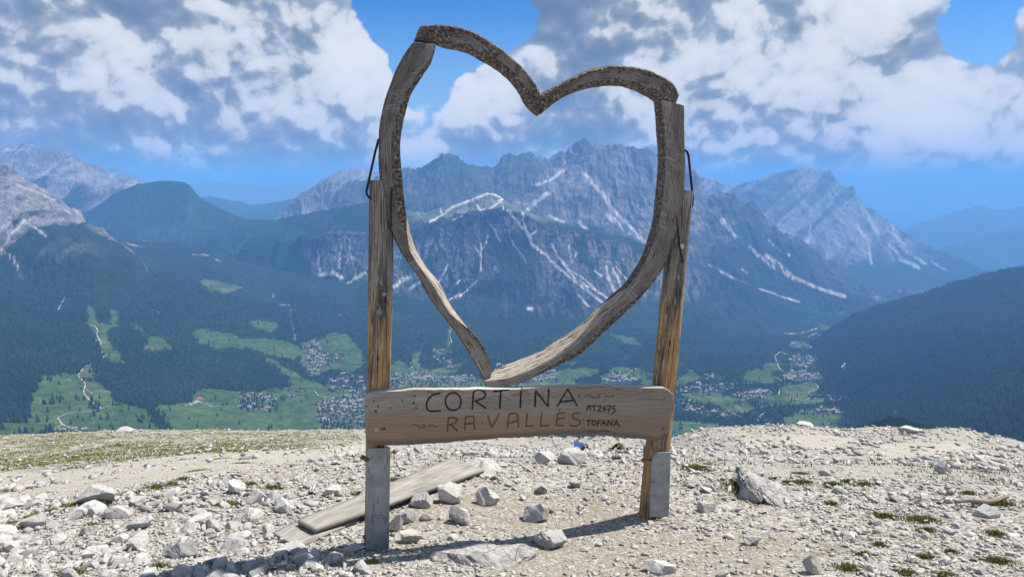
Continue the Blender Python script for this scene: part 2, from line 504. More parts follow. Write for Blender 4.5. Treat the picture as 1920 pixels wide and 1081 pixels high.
def c_sora(i):
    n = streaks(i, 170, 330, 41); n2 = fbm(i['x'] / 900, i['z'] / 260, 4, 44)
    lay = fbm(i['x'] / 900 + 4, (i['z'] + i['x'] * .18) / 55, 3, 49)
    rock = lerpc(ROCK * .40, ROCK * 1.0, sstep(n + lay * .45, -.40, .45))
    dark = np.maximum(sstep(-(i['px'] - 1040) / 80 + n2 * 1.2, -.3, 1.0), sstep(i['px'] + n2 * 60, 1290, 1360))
    rock = lerpc(rock, SHRUB * 1.3, dark * .72)  # left face dimmed with the shrub tone to stand for cloud shadow
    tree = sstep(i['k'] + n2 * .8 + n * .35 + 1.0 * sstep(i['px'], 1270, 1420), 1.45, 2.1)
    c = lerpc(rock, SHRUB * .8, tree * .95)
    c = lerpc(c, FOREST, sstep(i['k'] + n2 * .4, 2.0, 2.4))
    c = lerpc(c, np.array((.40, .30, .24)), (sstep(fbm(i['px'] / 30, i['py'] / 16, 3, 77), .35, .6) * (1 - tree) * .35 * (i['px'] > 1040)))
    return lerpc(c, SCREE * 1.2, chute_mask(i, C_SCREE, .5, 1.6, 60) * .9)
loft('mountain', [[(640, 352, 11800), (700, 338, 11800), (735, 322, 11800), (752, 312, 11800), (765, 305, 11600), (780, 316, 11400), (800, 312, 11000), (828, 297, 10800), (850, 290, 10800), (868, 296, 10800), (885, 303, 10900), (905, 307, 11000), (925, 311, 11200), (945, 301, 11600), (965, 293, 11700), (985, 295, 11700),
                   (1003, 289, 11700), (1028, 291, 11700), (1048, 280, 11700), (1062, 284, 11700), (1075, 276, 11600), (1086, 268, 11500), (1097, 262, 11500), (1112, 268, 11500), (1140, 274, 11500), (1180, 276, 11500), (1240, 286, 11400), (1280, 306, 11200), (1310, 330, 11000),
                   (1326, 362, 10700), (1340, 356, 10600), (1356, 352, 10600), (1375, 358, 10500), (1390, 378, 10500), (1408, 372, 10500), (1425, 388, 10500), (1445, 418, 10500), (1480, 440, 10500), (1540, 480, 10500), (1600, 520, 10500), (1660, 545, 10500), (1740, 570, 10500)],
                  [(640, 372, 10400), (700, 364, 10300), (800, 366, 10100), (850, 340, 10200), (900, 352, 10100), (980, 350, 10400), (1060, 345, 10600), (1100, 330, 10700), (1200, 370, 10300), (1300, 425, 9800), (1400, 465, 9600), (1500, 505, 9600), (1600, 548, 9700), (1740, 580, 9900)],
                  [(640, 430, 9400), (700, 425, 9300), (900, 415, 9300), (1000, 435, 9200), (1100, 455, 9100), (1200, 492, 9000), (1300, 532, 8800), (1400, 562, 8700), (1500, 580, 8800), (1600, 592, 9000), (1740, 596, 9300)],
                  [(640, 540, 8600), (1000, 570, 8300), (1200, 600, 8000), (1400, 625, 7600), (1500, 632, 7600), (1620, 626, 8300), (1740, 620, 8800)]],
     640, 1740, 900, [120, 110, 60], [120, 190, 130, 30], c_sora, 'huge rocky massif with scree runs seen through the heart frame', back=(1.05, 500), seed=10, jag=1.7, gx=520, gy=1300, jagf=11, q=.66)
def c_antel(i):
    n = streaks(i, 260, 300, 51); n2 = fbm(i['x'] / 1200, i['z'] / 300, 4, 54)
    lay = fbm(i['x'] / 1500, (i['z'] - i['x'] * .55) / 110, 3, 59)
    rock = lerpc(ROCK * .36, ROCK * 1.25, sstep(n * .6 + lay, -.30, .50))
    tree = np.maximum(sstep(i['k'] + n2 * .7 + n * .3, 1.1, 1.7), sstep(i['py'] + n * 30 + n2 * 20, 462, 500))
    c = lerpc(rock, SHRUB * .8, tree)
    sc = [(cr(*A5, [(1060, 440), (1110, 520), (1140, 640)]), 4.0), (cr(*A5, [(1110, 380), (1170, 490)]), 4.5), (cr(*A5, [(1240, 450), (1300, 560), (1340, 590)]), 6.0),
          (cr(*A5, [(1230, 550), (1290, 620), (1380, 665)]), 4.5), (cr(*A5, [(1350, 600), (1410, 640)]), 3.0), (cr(*A5, [(800, 560), (830, 440)]), 3.0), (cr(*A5, [(1440, 630), (1520, 680)]), 3)]
    return lerpc(c, SCREE * 1.05, chute_mask(i, sc, .5, 1.2, 61) * .9)
loft('mountain', [[(1180, 352, 16500), (1290, 322, 16500), (1330, 335, 16500), (1352, 345, 16500), (1400, 343, 16500), (1440, 330, 16500), (1470, 318, 16500), (1500, 311, 16500), (1530, 314, 16500), (1556, 318, 16500), (1574, 342, 16400), (1600, 353, 16200), (1625, 384, 16000), (1660, 410, 15800), (1700, 440, 15500), (1750, 465, 15200), (1800, 485, 15000), (1860, 515, 14800), (1980, 550, 14500)],
                  [(1180, 410, 14800), (1350, 425, 14600), (1450, 425, 14600), (1520, 432, 14600), (1600, 455, 14600), (1700, 492, 14400), (1800, 514, 14200), (1980, 555, 14000)],
                  [(1180, 530, 13000), (1450, 515, 13000), (1600, 527, 13000), (1750, 535, 13000), (1980, 560, 13000)],
                  [(1180, 580, 12000), (1980, 580, 12000)]], 1180, 1980, 560, [90, 60, 10], [110, 190, 70, 10], c_antel,
     'tall pyramid mountain with pale scree right of the frame', back=(1.05, 600), seed=11, jag=1.6, gx=750, gy=1800, power=[.85, 1, 1])

# the cliffed front mountain inside the heart
D_SCREE = [(cr(*A4, [(720, 450), (780, 520), (850, 590), (860, 640), (930, 700), (1000, 770), (1100, 850), (1200, 930), (1270, 980)]), 2.6),
           (cr(*A4, [(970, 640), (1010, 720), (1080, 790), (1170, 850), (1240, 920), (1300, 955)]), 2.0), (cr(*A4, [(850, 590), (890, 560)]), 2.0), (cr(*A4, [(860, 640), (820, 560), (800, 460)]), 1.6),
           (cr(*A4, [(1010, 720), (1100, 830), (1180, 890)]), 2.0), (cr(*A4, [(690, 480), (720, 540), (750, 640), (830, 750)]), 1.2), (cr(*A4, [(600, 500), (640, 560), (680, 630)]), 1.0),
           (cr(*A4, [(1290, 770), (1300, 860), (1340, 920)]), 2.8), (cr(*A4, [(1330, 780), (1370, 890)]), 2.2), (cr(*A4, [(1345, 770), (1420, 860)]), 1.3), (cr(*A4, [(1070, 650), (1080, 720), (1090, 750), (1110, 690)]), 1.8),
           (cr(*A4, [(1220, 790), (1260, 830)]), 1.2), (cr(*A4, [(560, 640), (565, 700), (560, 800)]), 1.6), (cr(*A4, [(610, 590), (570, 680)]), 1.4), (cr(*A4, [(520, 650), (560, 700)]), 1.3),
           (cr(*A4, [(440, 940), (480, 910), (540, 850)]), 1.8), (cr(*A4, [(380, 960), (440, 930)]), 1.2), (cr(*A4, [(320, 860), (370, 760)]), 1.4), (cr(*A4, [(400, 890), (440, 850)]), 1.6),
           (cr(*A4, [(60, 885), (110, 850), (160, 830)]), 4.0), (cr(*A4, [(160, 890), (210, 860)]), 3.0), (cr(*A4, [(640, 770), (655, 800)]), 2.5), (cr(*A4, [(1130, 935), (1185, 1000)]), 1.6),
           (cr(*A4, [(270, 512), (340, 470), (400, 425), (520, 380), (610, 345)]), 2.2), (cr(*A4, [(320, 420), (335, 470)]), 2.0), (cr(*A4, [(610, 345), (690, 375), (665, 390), (690, 410), (690, 440)]), 1.5),
           (cr(*A4, [(520, 395), (555, 445), (620, 430), (690, 380)]), 1.3), (cr(*A4, [(400, 500), (450, 480)]), 1.0), (cr(*A4, [(835, 1015), (855, 1015)]), 3.0),
           ([(600, 515), (625, 510), (640, 520)], 3.5), ([(665, 522), (685, 512)], 3.5), ([(595, 470), (600, 510)], 2.0), ([(640, 455), (636, 505)], 1.6), ([(655, 450), (660, 480), (668, 520)], 1.6),
           ([(640, 540), (660, 526)], 1.2), ([(1512, 544), (1518, 560)], 3)]
def c_falo(i):
    n = streaks(i, 55, 260, 71); n2 = fbm(i['x'] / 420, i['z'] / 160, 4, 74); sp = fbm(i['x'] / 26, i['z'] / 26, 3, 78)
    c = lerpc(FOREST, FOREST2, sstep(n2, -.2, .5))
    band = sstep(i['k'], .9, 1.06) * (1 - sstep(i['k'] + n2 * .45, 1.55, 2.15))
    side = sstep(i['px'], 560, 610) * (1 - sstep(i['px'], 1230, 1420))
    hole = np.exp(-((i['px'] - 960) / 62) ** 2) * sstep(i['py'], 420, 450)
    f = band * side * (1 - hole * .95) * sstep(n + sp * .5 + n2 * .3, -.42, .22)
    c = lerpc(c, ROCK * .95 * np.array((1.04, .98, .97)), f * .9)
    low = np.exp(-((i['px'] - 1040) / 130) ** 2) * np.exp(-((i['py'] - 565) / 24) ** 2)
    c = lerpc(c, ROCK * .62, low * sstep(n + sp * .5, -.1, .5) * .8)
    top = sstep(i['px'], 735, 790) * (1 - sstep(i['px'], 990, 1080)) * (1 - sstep(i['k'], .75, 1.0))
    c = lerpc(c, lerpc(np.array((.10, .13, .06)), ROCK * .9, sstep(sp + n2 * .5, -.15, .35)), top * .92)
    rim = sstep(i['px'], 735, 790) * (1 - sstep(i['px'], 1000, 1080)) * sstep(i['k'], .72, .85) * (1 - sstep(i['k'], .95, 1.05))
    c = lerpc(c, FOREST, rim * .7)
    return lerpc(c, SCREE * 1.35, chute_mask(i, D_SCREE, .5, 1.5, 80))
loft('mountain', [[(200, 462, 9500), (285, 440, 9500), (330, 434, 9500), (380, 427, 9500), (410, 416, 9500), (450, 412, 9400), (520, 411, 9300), (600, 395, 9000), (650, 386, 8800), (690, 380, 8700), (735, 388, 8500), (770, 395, 8400), (800, 398, 8300), (840, 385, 8200), (875, 374, 8150), (893, 364, 8100), (912, 361, 8100), (930, 364, 8100), (948, 376, 8100), (975, 390, 8150), (1000, 400, 8200), (1060, 420, 8200), (1110, 432, 8200), (1170, 442, 8300), (1240, 470, 8400), (1330, 505, 8500), (1450, 552, 8800), (1600, 625, 9000)],
                  [(200, 500, 8400), (400, 488, 8000), (450, 468, 7900), (520, 456, 7800), (600, 440, 7600), (700, 432, 7500), (760, 425, 7450), (830, 415, 7400), (900, 402, 7350), (950, 398, 7350), (1000, 414, 7350), (1060, 430, 7400), (1130, 446, 7500), (1200, 472, 7600), (1280, 497, 7700), (1350, 522, 7900), (1450, 562, 8200), (1600, 640, 8600)],
                  [(200, 525, 7900), (400, 522, 7600), (520, 520, 7400), (600, 520, 7250), (700, 530, 7150), (800, 545, 7000), (900, 555, 6900), (1000, 572, 6850), (1100, 578, 6900), (1200, 572, 7000), (1300, 572, 7200), (1450, 596, 7800), (1600, 650, 8300)],
                  [(200, 560, 6900), (380, 570, 6800), (520, 590, 6500), (700, 630, 6000), (900, 670, 5500), (1100, 680, 5400), (1300, 680, 5400), (1450, 670, 6000), (1600, 670, 7500)]],
     200, 1600, 1000, [60, 150, 60], [14, 50, 60, 14], c_falo, 'steep cliffed front mountain with pale scree chutes inside the heart', back=(1.04, 250), seed=12, jag=.9, gx=170, gy=420, power=[1, .8, .85], q=.78)
# near rock flank at the far left
def c_left(i):
    n = streaks(i, 60, 200, 91); n2 = fbm(i['x'] / 300, i['z'] / 130, 4, 94)
    rock = lerpc(ROCK * .62, ROCK * 1.2, sstep(n, -.45, .45))
    f = sstep(i['k'] * .8 + n2 * .8 + n * .3 + (i['px'] - 40) / 200, .95, 1.4)
    c = lerpc(rock, FOREST2, f)
    sc = [([(0, 470), (20, 440), (45, 415), (75, 405)], 3.0), ([(-30, 430), (0, 425), (20, 420)], 5.0), ([(45, 412), (70, 430), (85, 442)], 2.4), ([(120, 392), (135, 400)], 2.5), ([(125, 385), (150, 402)], 2.0), ([(165, 403), (178, 410)], 2.0),
          ([(5, 468), (20, 480), (35, 498)], 2.2), ([(30, 345), (70, 360), (100, 375)], 2.0)]
    c = lerpc(c, ROCK * .55, np.exp(-((i['px'] - 110) / 60) ** 2) * np.exp(-((i['py'] - 465) / 20) ** 2) * sstep(n, -.1, .5) * .7)
    return lerpc(c, SCREE, chute_mask(i, sc, .5, 1.2, 96) * .9)
loft('mountain', [[(-350, 250, 5600), (0, 312, 5600), (18, 317, 5600), (40, 334, 5600), (70, 350, 5600), (100, 370, 5600), (140, 392, 5600), (172, 418, 5600), (230, 452, 5600), (270, 490, 5600), (300, 560, 5600), (420, 640, 5600)],
                  [(-350, 380, 5100), (0, 396, 5100), (60, 405, 5100), (130, 422, 5200), (170, 442, 5200), (230, 475, 5200), (270, 530, 5200), (300, 600, 5200), (420, 680, 5200)],
                  [(-350, 470, 4700), (0, 475, 4700), (100, 470, 4750), (170, 480, 4750), (230, 530, 4750), (270, 600, 4750), (420, 720, 4750)],
                  [(-350, 640, 4000), (170, 660, 4100), (420, 760, 4100)]], -350, 420, 420, [90, 60, 30], [40, 55, 35, 10], c_left,
     'grey rock flank with scree and dark pines at the left edge', back=(1.05, 300), seed=13, jag=2.0, gx=170, gy=420)

# the valley ---------------------------------------------------------------
MEADOWS = [cr(*AL, q) for q in (
    [(-300, 880), (-300, 800), (0, 800), (130, 790), (150, 740), (180, 610), (230, 560), (330, 548), (400, 540), (470, 500), (490, 580), (560, 640), (600, 690), (740, 730), (800, 800), (880, 860)],
    [(420, 155), (470, 170), (500, 280), (560, 300), (575, 170), (605, 180), (600, 300), (540, 330), (560, 400), (600, 430), (650, 500), (560, 490), (530, 440), (500, 380), (455, 300), (450, 220)],
    [(670, 290), (720, 310), (755, 350), (850, 370), (885, 420), (800, 430), (735, 420), (760, 370), (700, 320)],
    [(980, 340), (1050, 315), (1200, 350), (1240, 370), (1300, 365), (1420, 370), (1520, 400), (1560, 440), (1510, 485), (1380, 450), (1270, 415), (1100, 420), (1020, 390)],
    [(1290, 275), (1340, 270), (1440, 300), (1400, 340), (1300, 320)], [(1010, 70), (1100, 65), (1200, 95), (1270, 100), (1150, 135), (1070, 120)],
    [(780, 720), (960, 700), (1030, 620), (1200, 640), (1330, 640), (1500, 610), (1480, 560), (1350, 470), (1390, 470), (1560, 570), (1660, 600), (1700, 640), (1880, 600), (1900, 860), (900, 860), (860, 790)],
    [(1550, 400), (1640, 380), (1690, 340), (1780, 340), (1850, 420), (1880, 500), (1820, 540), (1700, 520), (1620, 560), (1540, 500)],
    [(600, 420), (560, 440), (640, 500)])] + [cr(*A6, q) for q in (
    [(-60, 720), (350, 750), (330, 830), (-60, 860)], [(-40, 520), (130, 530), (200, 475), (260, 520), (130, 560), (-40, 570)], [(160, 600), (280, 575), (480, 625), (540, 670), (500, 695), (400, 690), (340, 655), (220, 640)],
    [(490, 480), (600, 470), (660, 520), (600, 545), (480, 530)], [(690, 550), (850, 540), (870, 570), (820, 600), (800, 640), (700, 630), (655, 600)], [(690, 730), (760, 690), (980, 700), (960, 770), (690, 770)],
    [(960, 535), (1060, 540), (1040, 575), (970, 565)], [(540, 605), (680, 600), (720, 640), (900, 610), (880, 645), (560, 665)], [(1150, 455), (1240, 445), (1250, 465), (1190, 485)], [(590, 440), (660, 430), (650, 480), (560, 490)],
    [(870, 290), (960, 280), (950, 320), (900, 340)], [(720, 325), (800, 330), (860, 345), (760, 355)], [(840, 230), (930, 250), (900, 285)])] + [cr(720, 560, .2708, q) for q in (
    [(0, 480), (100, 420), (190, 470), (190, 380), (270, 350), (230, 440), (300, 500), (420, 470), (560, 430), (520, 490), (400, 540), (700, 560), (720, 640), (0, 640)], [(760, 640), (900, 600), (1250, 480), (1500, 480), (1480, 520), (1300, 560), (1400, 620), (1200, 640)],
    [(1250, 430), (1340, 440), (1300, 460)], [(1580, 470), (1760, 480), (1850, 520), (1800, 560), (1600, 560), (1480, 600)], [(1560, 240), (1700, 260), (1780, 320), (1650, 300)], [(1640, 420), (1710, 385), (1700, 410)], [(445, 190), (465, 190), (462, 440), (446, 440)])]
TOWNS = [(cr(*AL, [(1550, 400), (1620, 370), (1660, 420), (1680, 500), (1640, 560), (1600, 560)]), 1.0), (cr(*AL, [(1230, 650), (1300, 640), (1430, 700), (1380, 740), (1240, 740)]), .8),
         (cr(*AL, [(1620, 700), (1880, 640), (1990, 690), (1990, 840), (1650, 830)]), .9), (cr(*AL, [(1680, 590), (1780, 540), (1880, 560), (1880, 640), (1700, 640)]), .6), (cr(*AL, [(1660, 450), (1780, 450), (1760, 490), (1680, 490)]), .5),
         (cr(*AL, [(1480, 640), (1540, 630), (1540, 670), (1480, 670)]), .6), (cr(720, 560, .2708, [(0, 530), (180, 500), (420, 530), (640, 540), (680, 620), (0, 640)]), 1.0), (cr(720, 560, .2708, [(760, 470), (880, 450), (860, 480), (1200, 500), (1200, 560), (900, 600), (760, 600)]), .8),
         (cr(720, 560, .2708, [(1500, 540), (1560, 500), (1750, 560), (1700, 600), (1480, 600)]), .7), (cr(720, 560, .2708, [(340, 340), (440, 350), (420, 400), (540, 480), (440, 490), (340, 420)]), .35),
         (cr(*A6, [(690, 480), (860, 490), (900, 520), (760, 535), (680, 530)]), 1.0), (cr(*A6, [(720, 400), (860, 405), (860, 420), (800, 475), (710, 460)]), .8), (cr(*A6, [(440, 590), (560, 570), (640, 590), (560, 630), (450, 620)]), .9),
         (cr(*A6, [(110, 580), (240, 550), (440, 550), (380, 590), (160, 590)]), .5), (cr(*A6, [(110, 630), (170, 620), (300, 680), (430, 700), (420, 730), (120, 680)]), .5), (cr(*A6, [(900, 600), (1050, 610), (1100, 625), (930, 640)]), .5),
         (cr(*A6, [(720, 690), (860, 675), (980, 660), (990, 700), (900, 705), (740, 700)]), .6), (cr(*A6, [(710, 335), (860, 340), (850, 365), (720, 360)]), .7), (cr(*A6, [(270, 500), (360, 500), (350, 525), (280, 525)]), .5),
         (cr(*A6, [(1060, 80), (1220, 70), (1230, 115), (1080, 110)]), .7), (cr(*A6, [(1250, 40), (1450, 30), (1400, 80), (1260, 85)]), .5)]
V_SCREE = [(cr(*A6, [(690, 285), (760, 290), (850, 262), (860, 250)]), 3.2), (cr(*A6, [(800, 310), (860, 280), (890, 270)]), 1.8), (cr(*A6, [(850, 300), (930, 285)]), 2.6), (cr(*A6, [(940, 350), (1000, 375), (1080, 400)]), 3.2), (cr(*A6, [(890, 395), (910, 380), (940, 395)]), 2.2),
           (cr(*A6, [(1070, 445), (1110, 465), (1155, 495)]), 2.0), (cr(*A6, [(1060, 415), (1080, 408)]), 1.4), (cr(*A6, [(1230, 540), (1260, 560)]), 1.6), (cr(*A6, [(1270, 570), (1290, 580)]), 1.8), (cr(*A6, [(550, 735), (570, 705), (590, 690)]), 2.5), (cr(*A6, [(870, 155), (890, 150)]), 1.8), (cr(*A6, [(960, 185), (985, 180)]), 1.8), (cr(*A6, [(910, 215), (935, 185)]), 1.4), (cr(*A6, [(920, 280), (940, 260)]), 1.2), (cr(*A6, [(985, 300), (990, 280)]), 1.2),
           (cr(*A6, [(995, 118), (1050, 128)]), 1.8), (cr(*A6, [(1190, 88), (1225, 92)]), 2), ([(180, 438), (215, 450), (270, 464)], 2.2), ([(205, 421), (235, 431)], 2.0), ([(268, 450), (285, 452)], 2.0), ([(362, 476), (390, 479)], 2.6), ([(402, 486), (412, 490)], 2.5),
           (cr(*AL, [(1410, 120), (1405, 170)]), 3.2), (cr(*AL, [(1440, 195), (1490, 195), (1495, 240)]), 3.0), (cr(*AL, [(1490, 230), (1497, 290), (1515, 340), (1520, 385)]), 3.4), (cr(*AL, [(1740, 250), (1775, 235)]), 2.0), (cr(*AL, [(400, 95), (470, 95)]), 2.0), (cr(*AL, [(780, 215), (820, 235)]), 2.0), (cr(*AL, [(960, 715), (1020, 690), (1090, 715)]), 4.5)]
def c_valley(i):
    n = fbm(i['px'] / 26, i['py'] / 12, 4, 101); n2 = fbm(i['px'] / 90, i['py'] / 40, 4, 104)
    c = lerpc(FOREST, FOREST2, sstep(n2 + n * .4, -.3, .5))
    md = np.zeros(i['px'].shape)
    wx = i['px'] + fbm(i['px'] / 11, i['py'] / 7, 3, 105) * 7; wy = i['py'] + fbm(i['px'] / 11, i['py'] / 7, 3, 106) * 3.5
    for q in MEADOWS:
        md = np.maximum(md, in_poly(wx, wy, q))
    i['meadow'] = md
    mcol = lerpc(MEADOW, DRY, sstep(n2 + fbm(i['px'] / 40, i['py'] / 9, 4, 107) * .7, .15, .7) * .8)
    c = lerpc(c, mcol, md)
    tw = np.zeros(i['px'].shape)
    for q, w in TOWNS:
        tw = np.maximum(tw, in_poly(wx, wy, q) * w)
    i['town'] = tw
    c = lerpc(c, np.array((.13, .15, .10)), tw * .5)
    s = chute_mask(i, V_SCREE, .1, .75, 110) * sstep(fbm(i['px'] / 6, i['py'] / 4, 3, 111), -.45, .1)
    i['bare'] = s
    return lerpc(c, SCREE * .75, s)
VL = [[(-350, 455, 5200), (0, 455, 5200), (150, 452, 5600), (240, 448, 7200), (300, 452, 7600), (400, 466, 7600), (450, 490, 7400), (520, 505, 7400), (700, 540, 7000), (900, 590, 6600), (1100, 610, 6400), (1300, 620, 6600), (1450, 612, 7500), (1550, 585, 9000), (1650, 550, 11500), (1760, 538, 12500), (1900, 545, 12500), (2250, 545, 12500)],
      [(-350, 520, 4500), (0, 520, 4500), (300, 515, 5600), (520, 560, 6200), (700, 600, 5900), (900, 635, 5500), (1100, 645, 5400), (1300, 650, 5500), (1450, 640, 6000), (1550, 618, 6900), (1700, 600, 7500), (1900, 600, 7500), (2250, 600, 7500)],
      [(-350, 600, 3650), (0, 600, 3650), (300, 600, 4500), (520, 625, 5000), (700, 660, 4800), (1000, 690, 4600), (1300, 690, 4600), (1500, 680, 4800), (1700, 680, 5000), (2250, 680, 5000)],
      [(-350, 690, 2900), (0, 690, 2900), (300, 690, 3500), (520, 700, 4000), (700, 730, 4000), (1000, 740, 4000), (1300, 740, 4000), (1550, 740, 4000), (2250, 740, 4000)],
      [(-350, 770, 2450), (0, 770, 2450), (300, 770, 2800), (520, 780, 3200), (700, 800, 3300), (1000, 800, 3350), (2250, 800, 3350)],
      [(-350, 900, 1900), (0, 900, 1900), (700, 920, 2500), (2250, 920, 2500)]]
VALLEY, VI = loft('valley', VL, -350, 2250, 1150, [60, 60, 70, 60, 20], [18, 14, 12, 10, 8, 8], c_valley, 'broad green valley floor with meadows, forest and town far below', seed=15, jag=0, gx=500, gy=500, rid=False)
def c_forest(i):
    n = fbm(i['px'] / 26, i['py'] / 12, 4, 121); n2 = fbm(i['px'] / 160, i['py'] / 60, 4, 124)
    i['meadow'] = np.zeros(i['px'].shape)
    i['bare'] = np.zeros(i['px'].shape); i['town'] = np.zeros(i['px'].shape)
    return lerpc(FOREST * .55, FOREST2 * .55, sstep(n2 + n * .4, -.3, .6))  # forest tones lowered so the colour carries the slope's cloud shadow
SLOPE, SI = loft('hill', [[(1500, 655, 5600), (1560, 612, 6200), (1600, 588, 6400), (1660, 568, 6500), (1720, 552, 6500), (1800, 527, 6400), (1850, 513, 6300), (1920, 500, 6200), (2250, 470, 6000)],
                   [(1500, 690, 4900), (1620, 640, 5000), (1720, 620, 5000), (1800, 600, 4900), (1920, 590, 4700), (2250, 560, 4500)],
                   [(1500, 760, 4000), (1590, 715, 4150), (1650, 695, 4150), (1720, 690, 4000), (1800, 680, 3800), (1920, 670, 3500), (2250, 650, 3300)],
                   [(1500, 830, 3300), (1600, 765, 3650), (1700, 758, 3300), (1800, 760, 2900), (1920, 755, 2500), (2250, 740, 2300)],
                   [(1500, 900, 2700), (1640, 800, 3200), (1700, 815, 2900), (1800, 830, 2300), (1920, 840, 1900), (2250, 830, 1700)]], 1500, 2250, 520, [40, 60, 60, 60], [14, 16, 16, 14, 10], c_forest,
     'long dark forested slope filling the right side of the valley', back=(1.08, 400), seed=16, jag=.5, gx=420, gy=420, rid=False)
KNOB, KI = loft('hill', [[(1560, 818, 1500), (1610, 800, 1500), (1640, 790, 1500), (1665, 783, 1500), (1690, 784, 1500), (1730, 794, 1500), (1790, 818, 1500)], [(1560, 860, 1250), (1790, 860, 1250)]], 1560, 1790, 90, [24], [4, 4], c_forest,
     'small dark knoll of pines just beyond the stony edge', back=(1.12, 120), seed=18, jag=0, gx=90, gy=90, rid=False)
# a wide sheet under everything so the land goes on to the horizon
bm = bmesh.new()
bmesh.ops.create_grid(bm, x_segments=24, y_segments=24, size=39000)
me = bpy.data.meshes.new('lowland'); bm.to_mesh(me); bm.free()
me.materials.append(material('lowland_forest', lambda nt: nt.mix(nt.noise(nt.geo(), .0006, 4), (.02, .04, .025), (.05, .08, .04)), .95, .05))
lo = link('lowland', me, label='wooded lowland far below, hidden behind the slopes', cat='land', kind='structure')
lo.location = (0, 20000, -2600)

# haze -----------------------------------------------------------------------
HZTOP = max(float(i['z'].max()) for _, i in TERR) + 25.0
print('highest ground', HZTOP)
HX0, HX1, HY0, HY1, HZ0, HZ1 = -42000, 42000, -20500, 60000, -2601, HZTOP
bm = bmesh.new()
bmesh.ops.create_cube(bm, size=1.0)
for v in bm.verts:
    v.co = Vector((HX0 if v.co.x < 0 else HX1, HY0 if v.co.y < 0 else HY1, HZ0 if v.co.z < 0 else HZ1))
me = bpy.data.meshes.new('haze'); bm.to_mesh(me); bm.free()
hm = bpy.data.materials.new('haze_air'); hm.use_nodes = True
hn = NT(hm.node_tree); hn.n.clear()
ho = hn.node('ShaderNodeOutputMaterial'); hv = hn.node('ShaderNodeVolumePrincipled')
hv.inputs['Color'].default_value = (.205, .50, .96, 1)
hv.inputs['Density'].default_value = 5.6e-5
hv.inputs['Anisotropy'].default_value = 0.0
hn.l.new(hv.outputs[0], ho.inputs['Volume'])
me.materials.append(hm)
hz = link('haze', me, label='thin blue summer haze filling the mountain air', cat='haze', kind='stuff')
# ------------------------------------------------------------------ forest: far-off woods that read as one mass
def m_tree(nt):
    c = nt.attr('Col')
    return c
M_TREE = material('conifer_needles', m_tree, .9, .1)
def cone_mesh(n=6):
    v = [(0, 0, 1.0)]
    for k in range(n):
        a = 2 * math.pi * k / n
        r = 1.0 if k % 2 else .72
        v.append((r * math.cos(a), r * math.sin(a), .02 if k % 2 else .10))
    return np.array(v), np.array([(0, 1 + k, 1 + (k + 1) % n) for k in range(n)])
def scatter_trees(info, n, keep, seed, jit=1.0):
    rng = np.random.default_rng(seed)
    nr, nc = info['shape']
    px = info['px'].reshape(nr, nc); py = info['py'].reshape(nr, nc)
    area = np.abs((px[1:, 1:] - px[:-1, :-1]) * (py[1:, 1:] - py[:-1, :-1]))
    vis = (px[:-1, :-1] > -120) & (px[:-1, :-1] < 2040) & (py[:-1, :-1] < 850)
    area = area * vis
    w = keep.reshape(nr, nc)[:-1, :-1] * area
    p = w.ravel() / w.sum()
    c = rng.choice(len(p), n, p=p)
    i, j = np.divmod(c, nc - 1)
    u, v = rng.random(n), rng.random(n)
    out = []
    for key in ('x', 'y', 'z', 'px', 'py'):
        g = info[key].reshape(nr, nc)
        out.append(g[i, j] * (1 - u) * (1 - v) + g[i, j + 1] * u * (1 - v) + g[i + 1, j] * (1 - u) * v + g[i + 1, j + 1] * u * v)
    return out
def forest(name, info, n, seed, label, keep, h=(17, 31), rad=.19, shade=1.0):
    x, y, z, px, py = scatter_trees(info, n, keep, seed)
    rng = np.random.default_rng(seed + 1)
    H = rng.uniform(h[0], h[1], n) * (1 + .25 * fbm(x / 180, y / 180, 2, seed))
    Rr = H * rng.uniform(rad * .85, rad * 1.2, n)
    bv, bf = cone_mesh()
    a = rng.uniform(0, 6.28, n)
    ca, sa = np.cos(a), np.sin(a)
    V = np.empty((n, len(bv), 3))
    V[:, :, 0] = x[:, None] + Rr[:, None] * (bv[:, 0] * ca[:, None] - bv[:, 1] * sa[:, None])
    V[:, :, 1] = y[:, None] + Rr[:, None] * (bv[:, 0] * sa[:, None] + bv[:, 1] * ca[:, None])
    V[:, :, 2] = (z - 1.5)[:, None] + H[:, None] * bv[:, 2]
    F = bf[None] + (np.arange(n) * len(bv))[:, None, None]
    t = np.clip(rng.normal(.38, .38, n) + fbm(x / 400, y / 400, 3, seed + 5) * .6, 0, 1.3)
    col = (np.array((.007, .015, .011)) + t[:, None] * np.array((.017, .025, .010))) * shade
    C = np.repeat(col[:, None, :], len(bv), 1).reshape(-1, 3)
    me = mesh_np(name, V.reshape(-1, 3), F.reshape(-1, 3), colors=C, mats=[M_TREE])
    return link(name, me, label=label, cat='forest', kind='stuff')
edge = fbm(VI['px'] / 9, VI['py'] / 5, 3, 301)
keepV = (1 - VI['meadow']) * (1 - np.clip(VI['town'] * 1.3, 0, 1)) * (1 - VI['bare']) * 1.0
copse = sstep(fbm(VI['px'] / 22, VI['py'] / 9, 3, 310), .28, .5) * VI['meadow'] * .45 + .012 * VI['meadow'] + .55 * (VI['town'] > 0)
keepV = (np.maximum(keepV, copse * (1 - VI['bare']))) * (VI['py'] > 505)
forest('forest', VI, 50000, 31, 'dark conifer forest and copses covering the valley floor', keepV)
forest('forest', SI, 20000, 37, 'dark conifer forest covering the right-hand slope', np.ones(len(SI['px'])), shade=.6)  # tree colour darkened to stand for the cloud shadow over this slope
forest('forest', KI, 900, 41, 'dark pines crowded on the knoll beyond the stony edge', np.ones(len(KI['px'])), h=(7, 13), rad=.2)

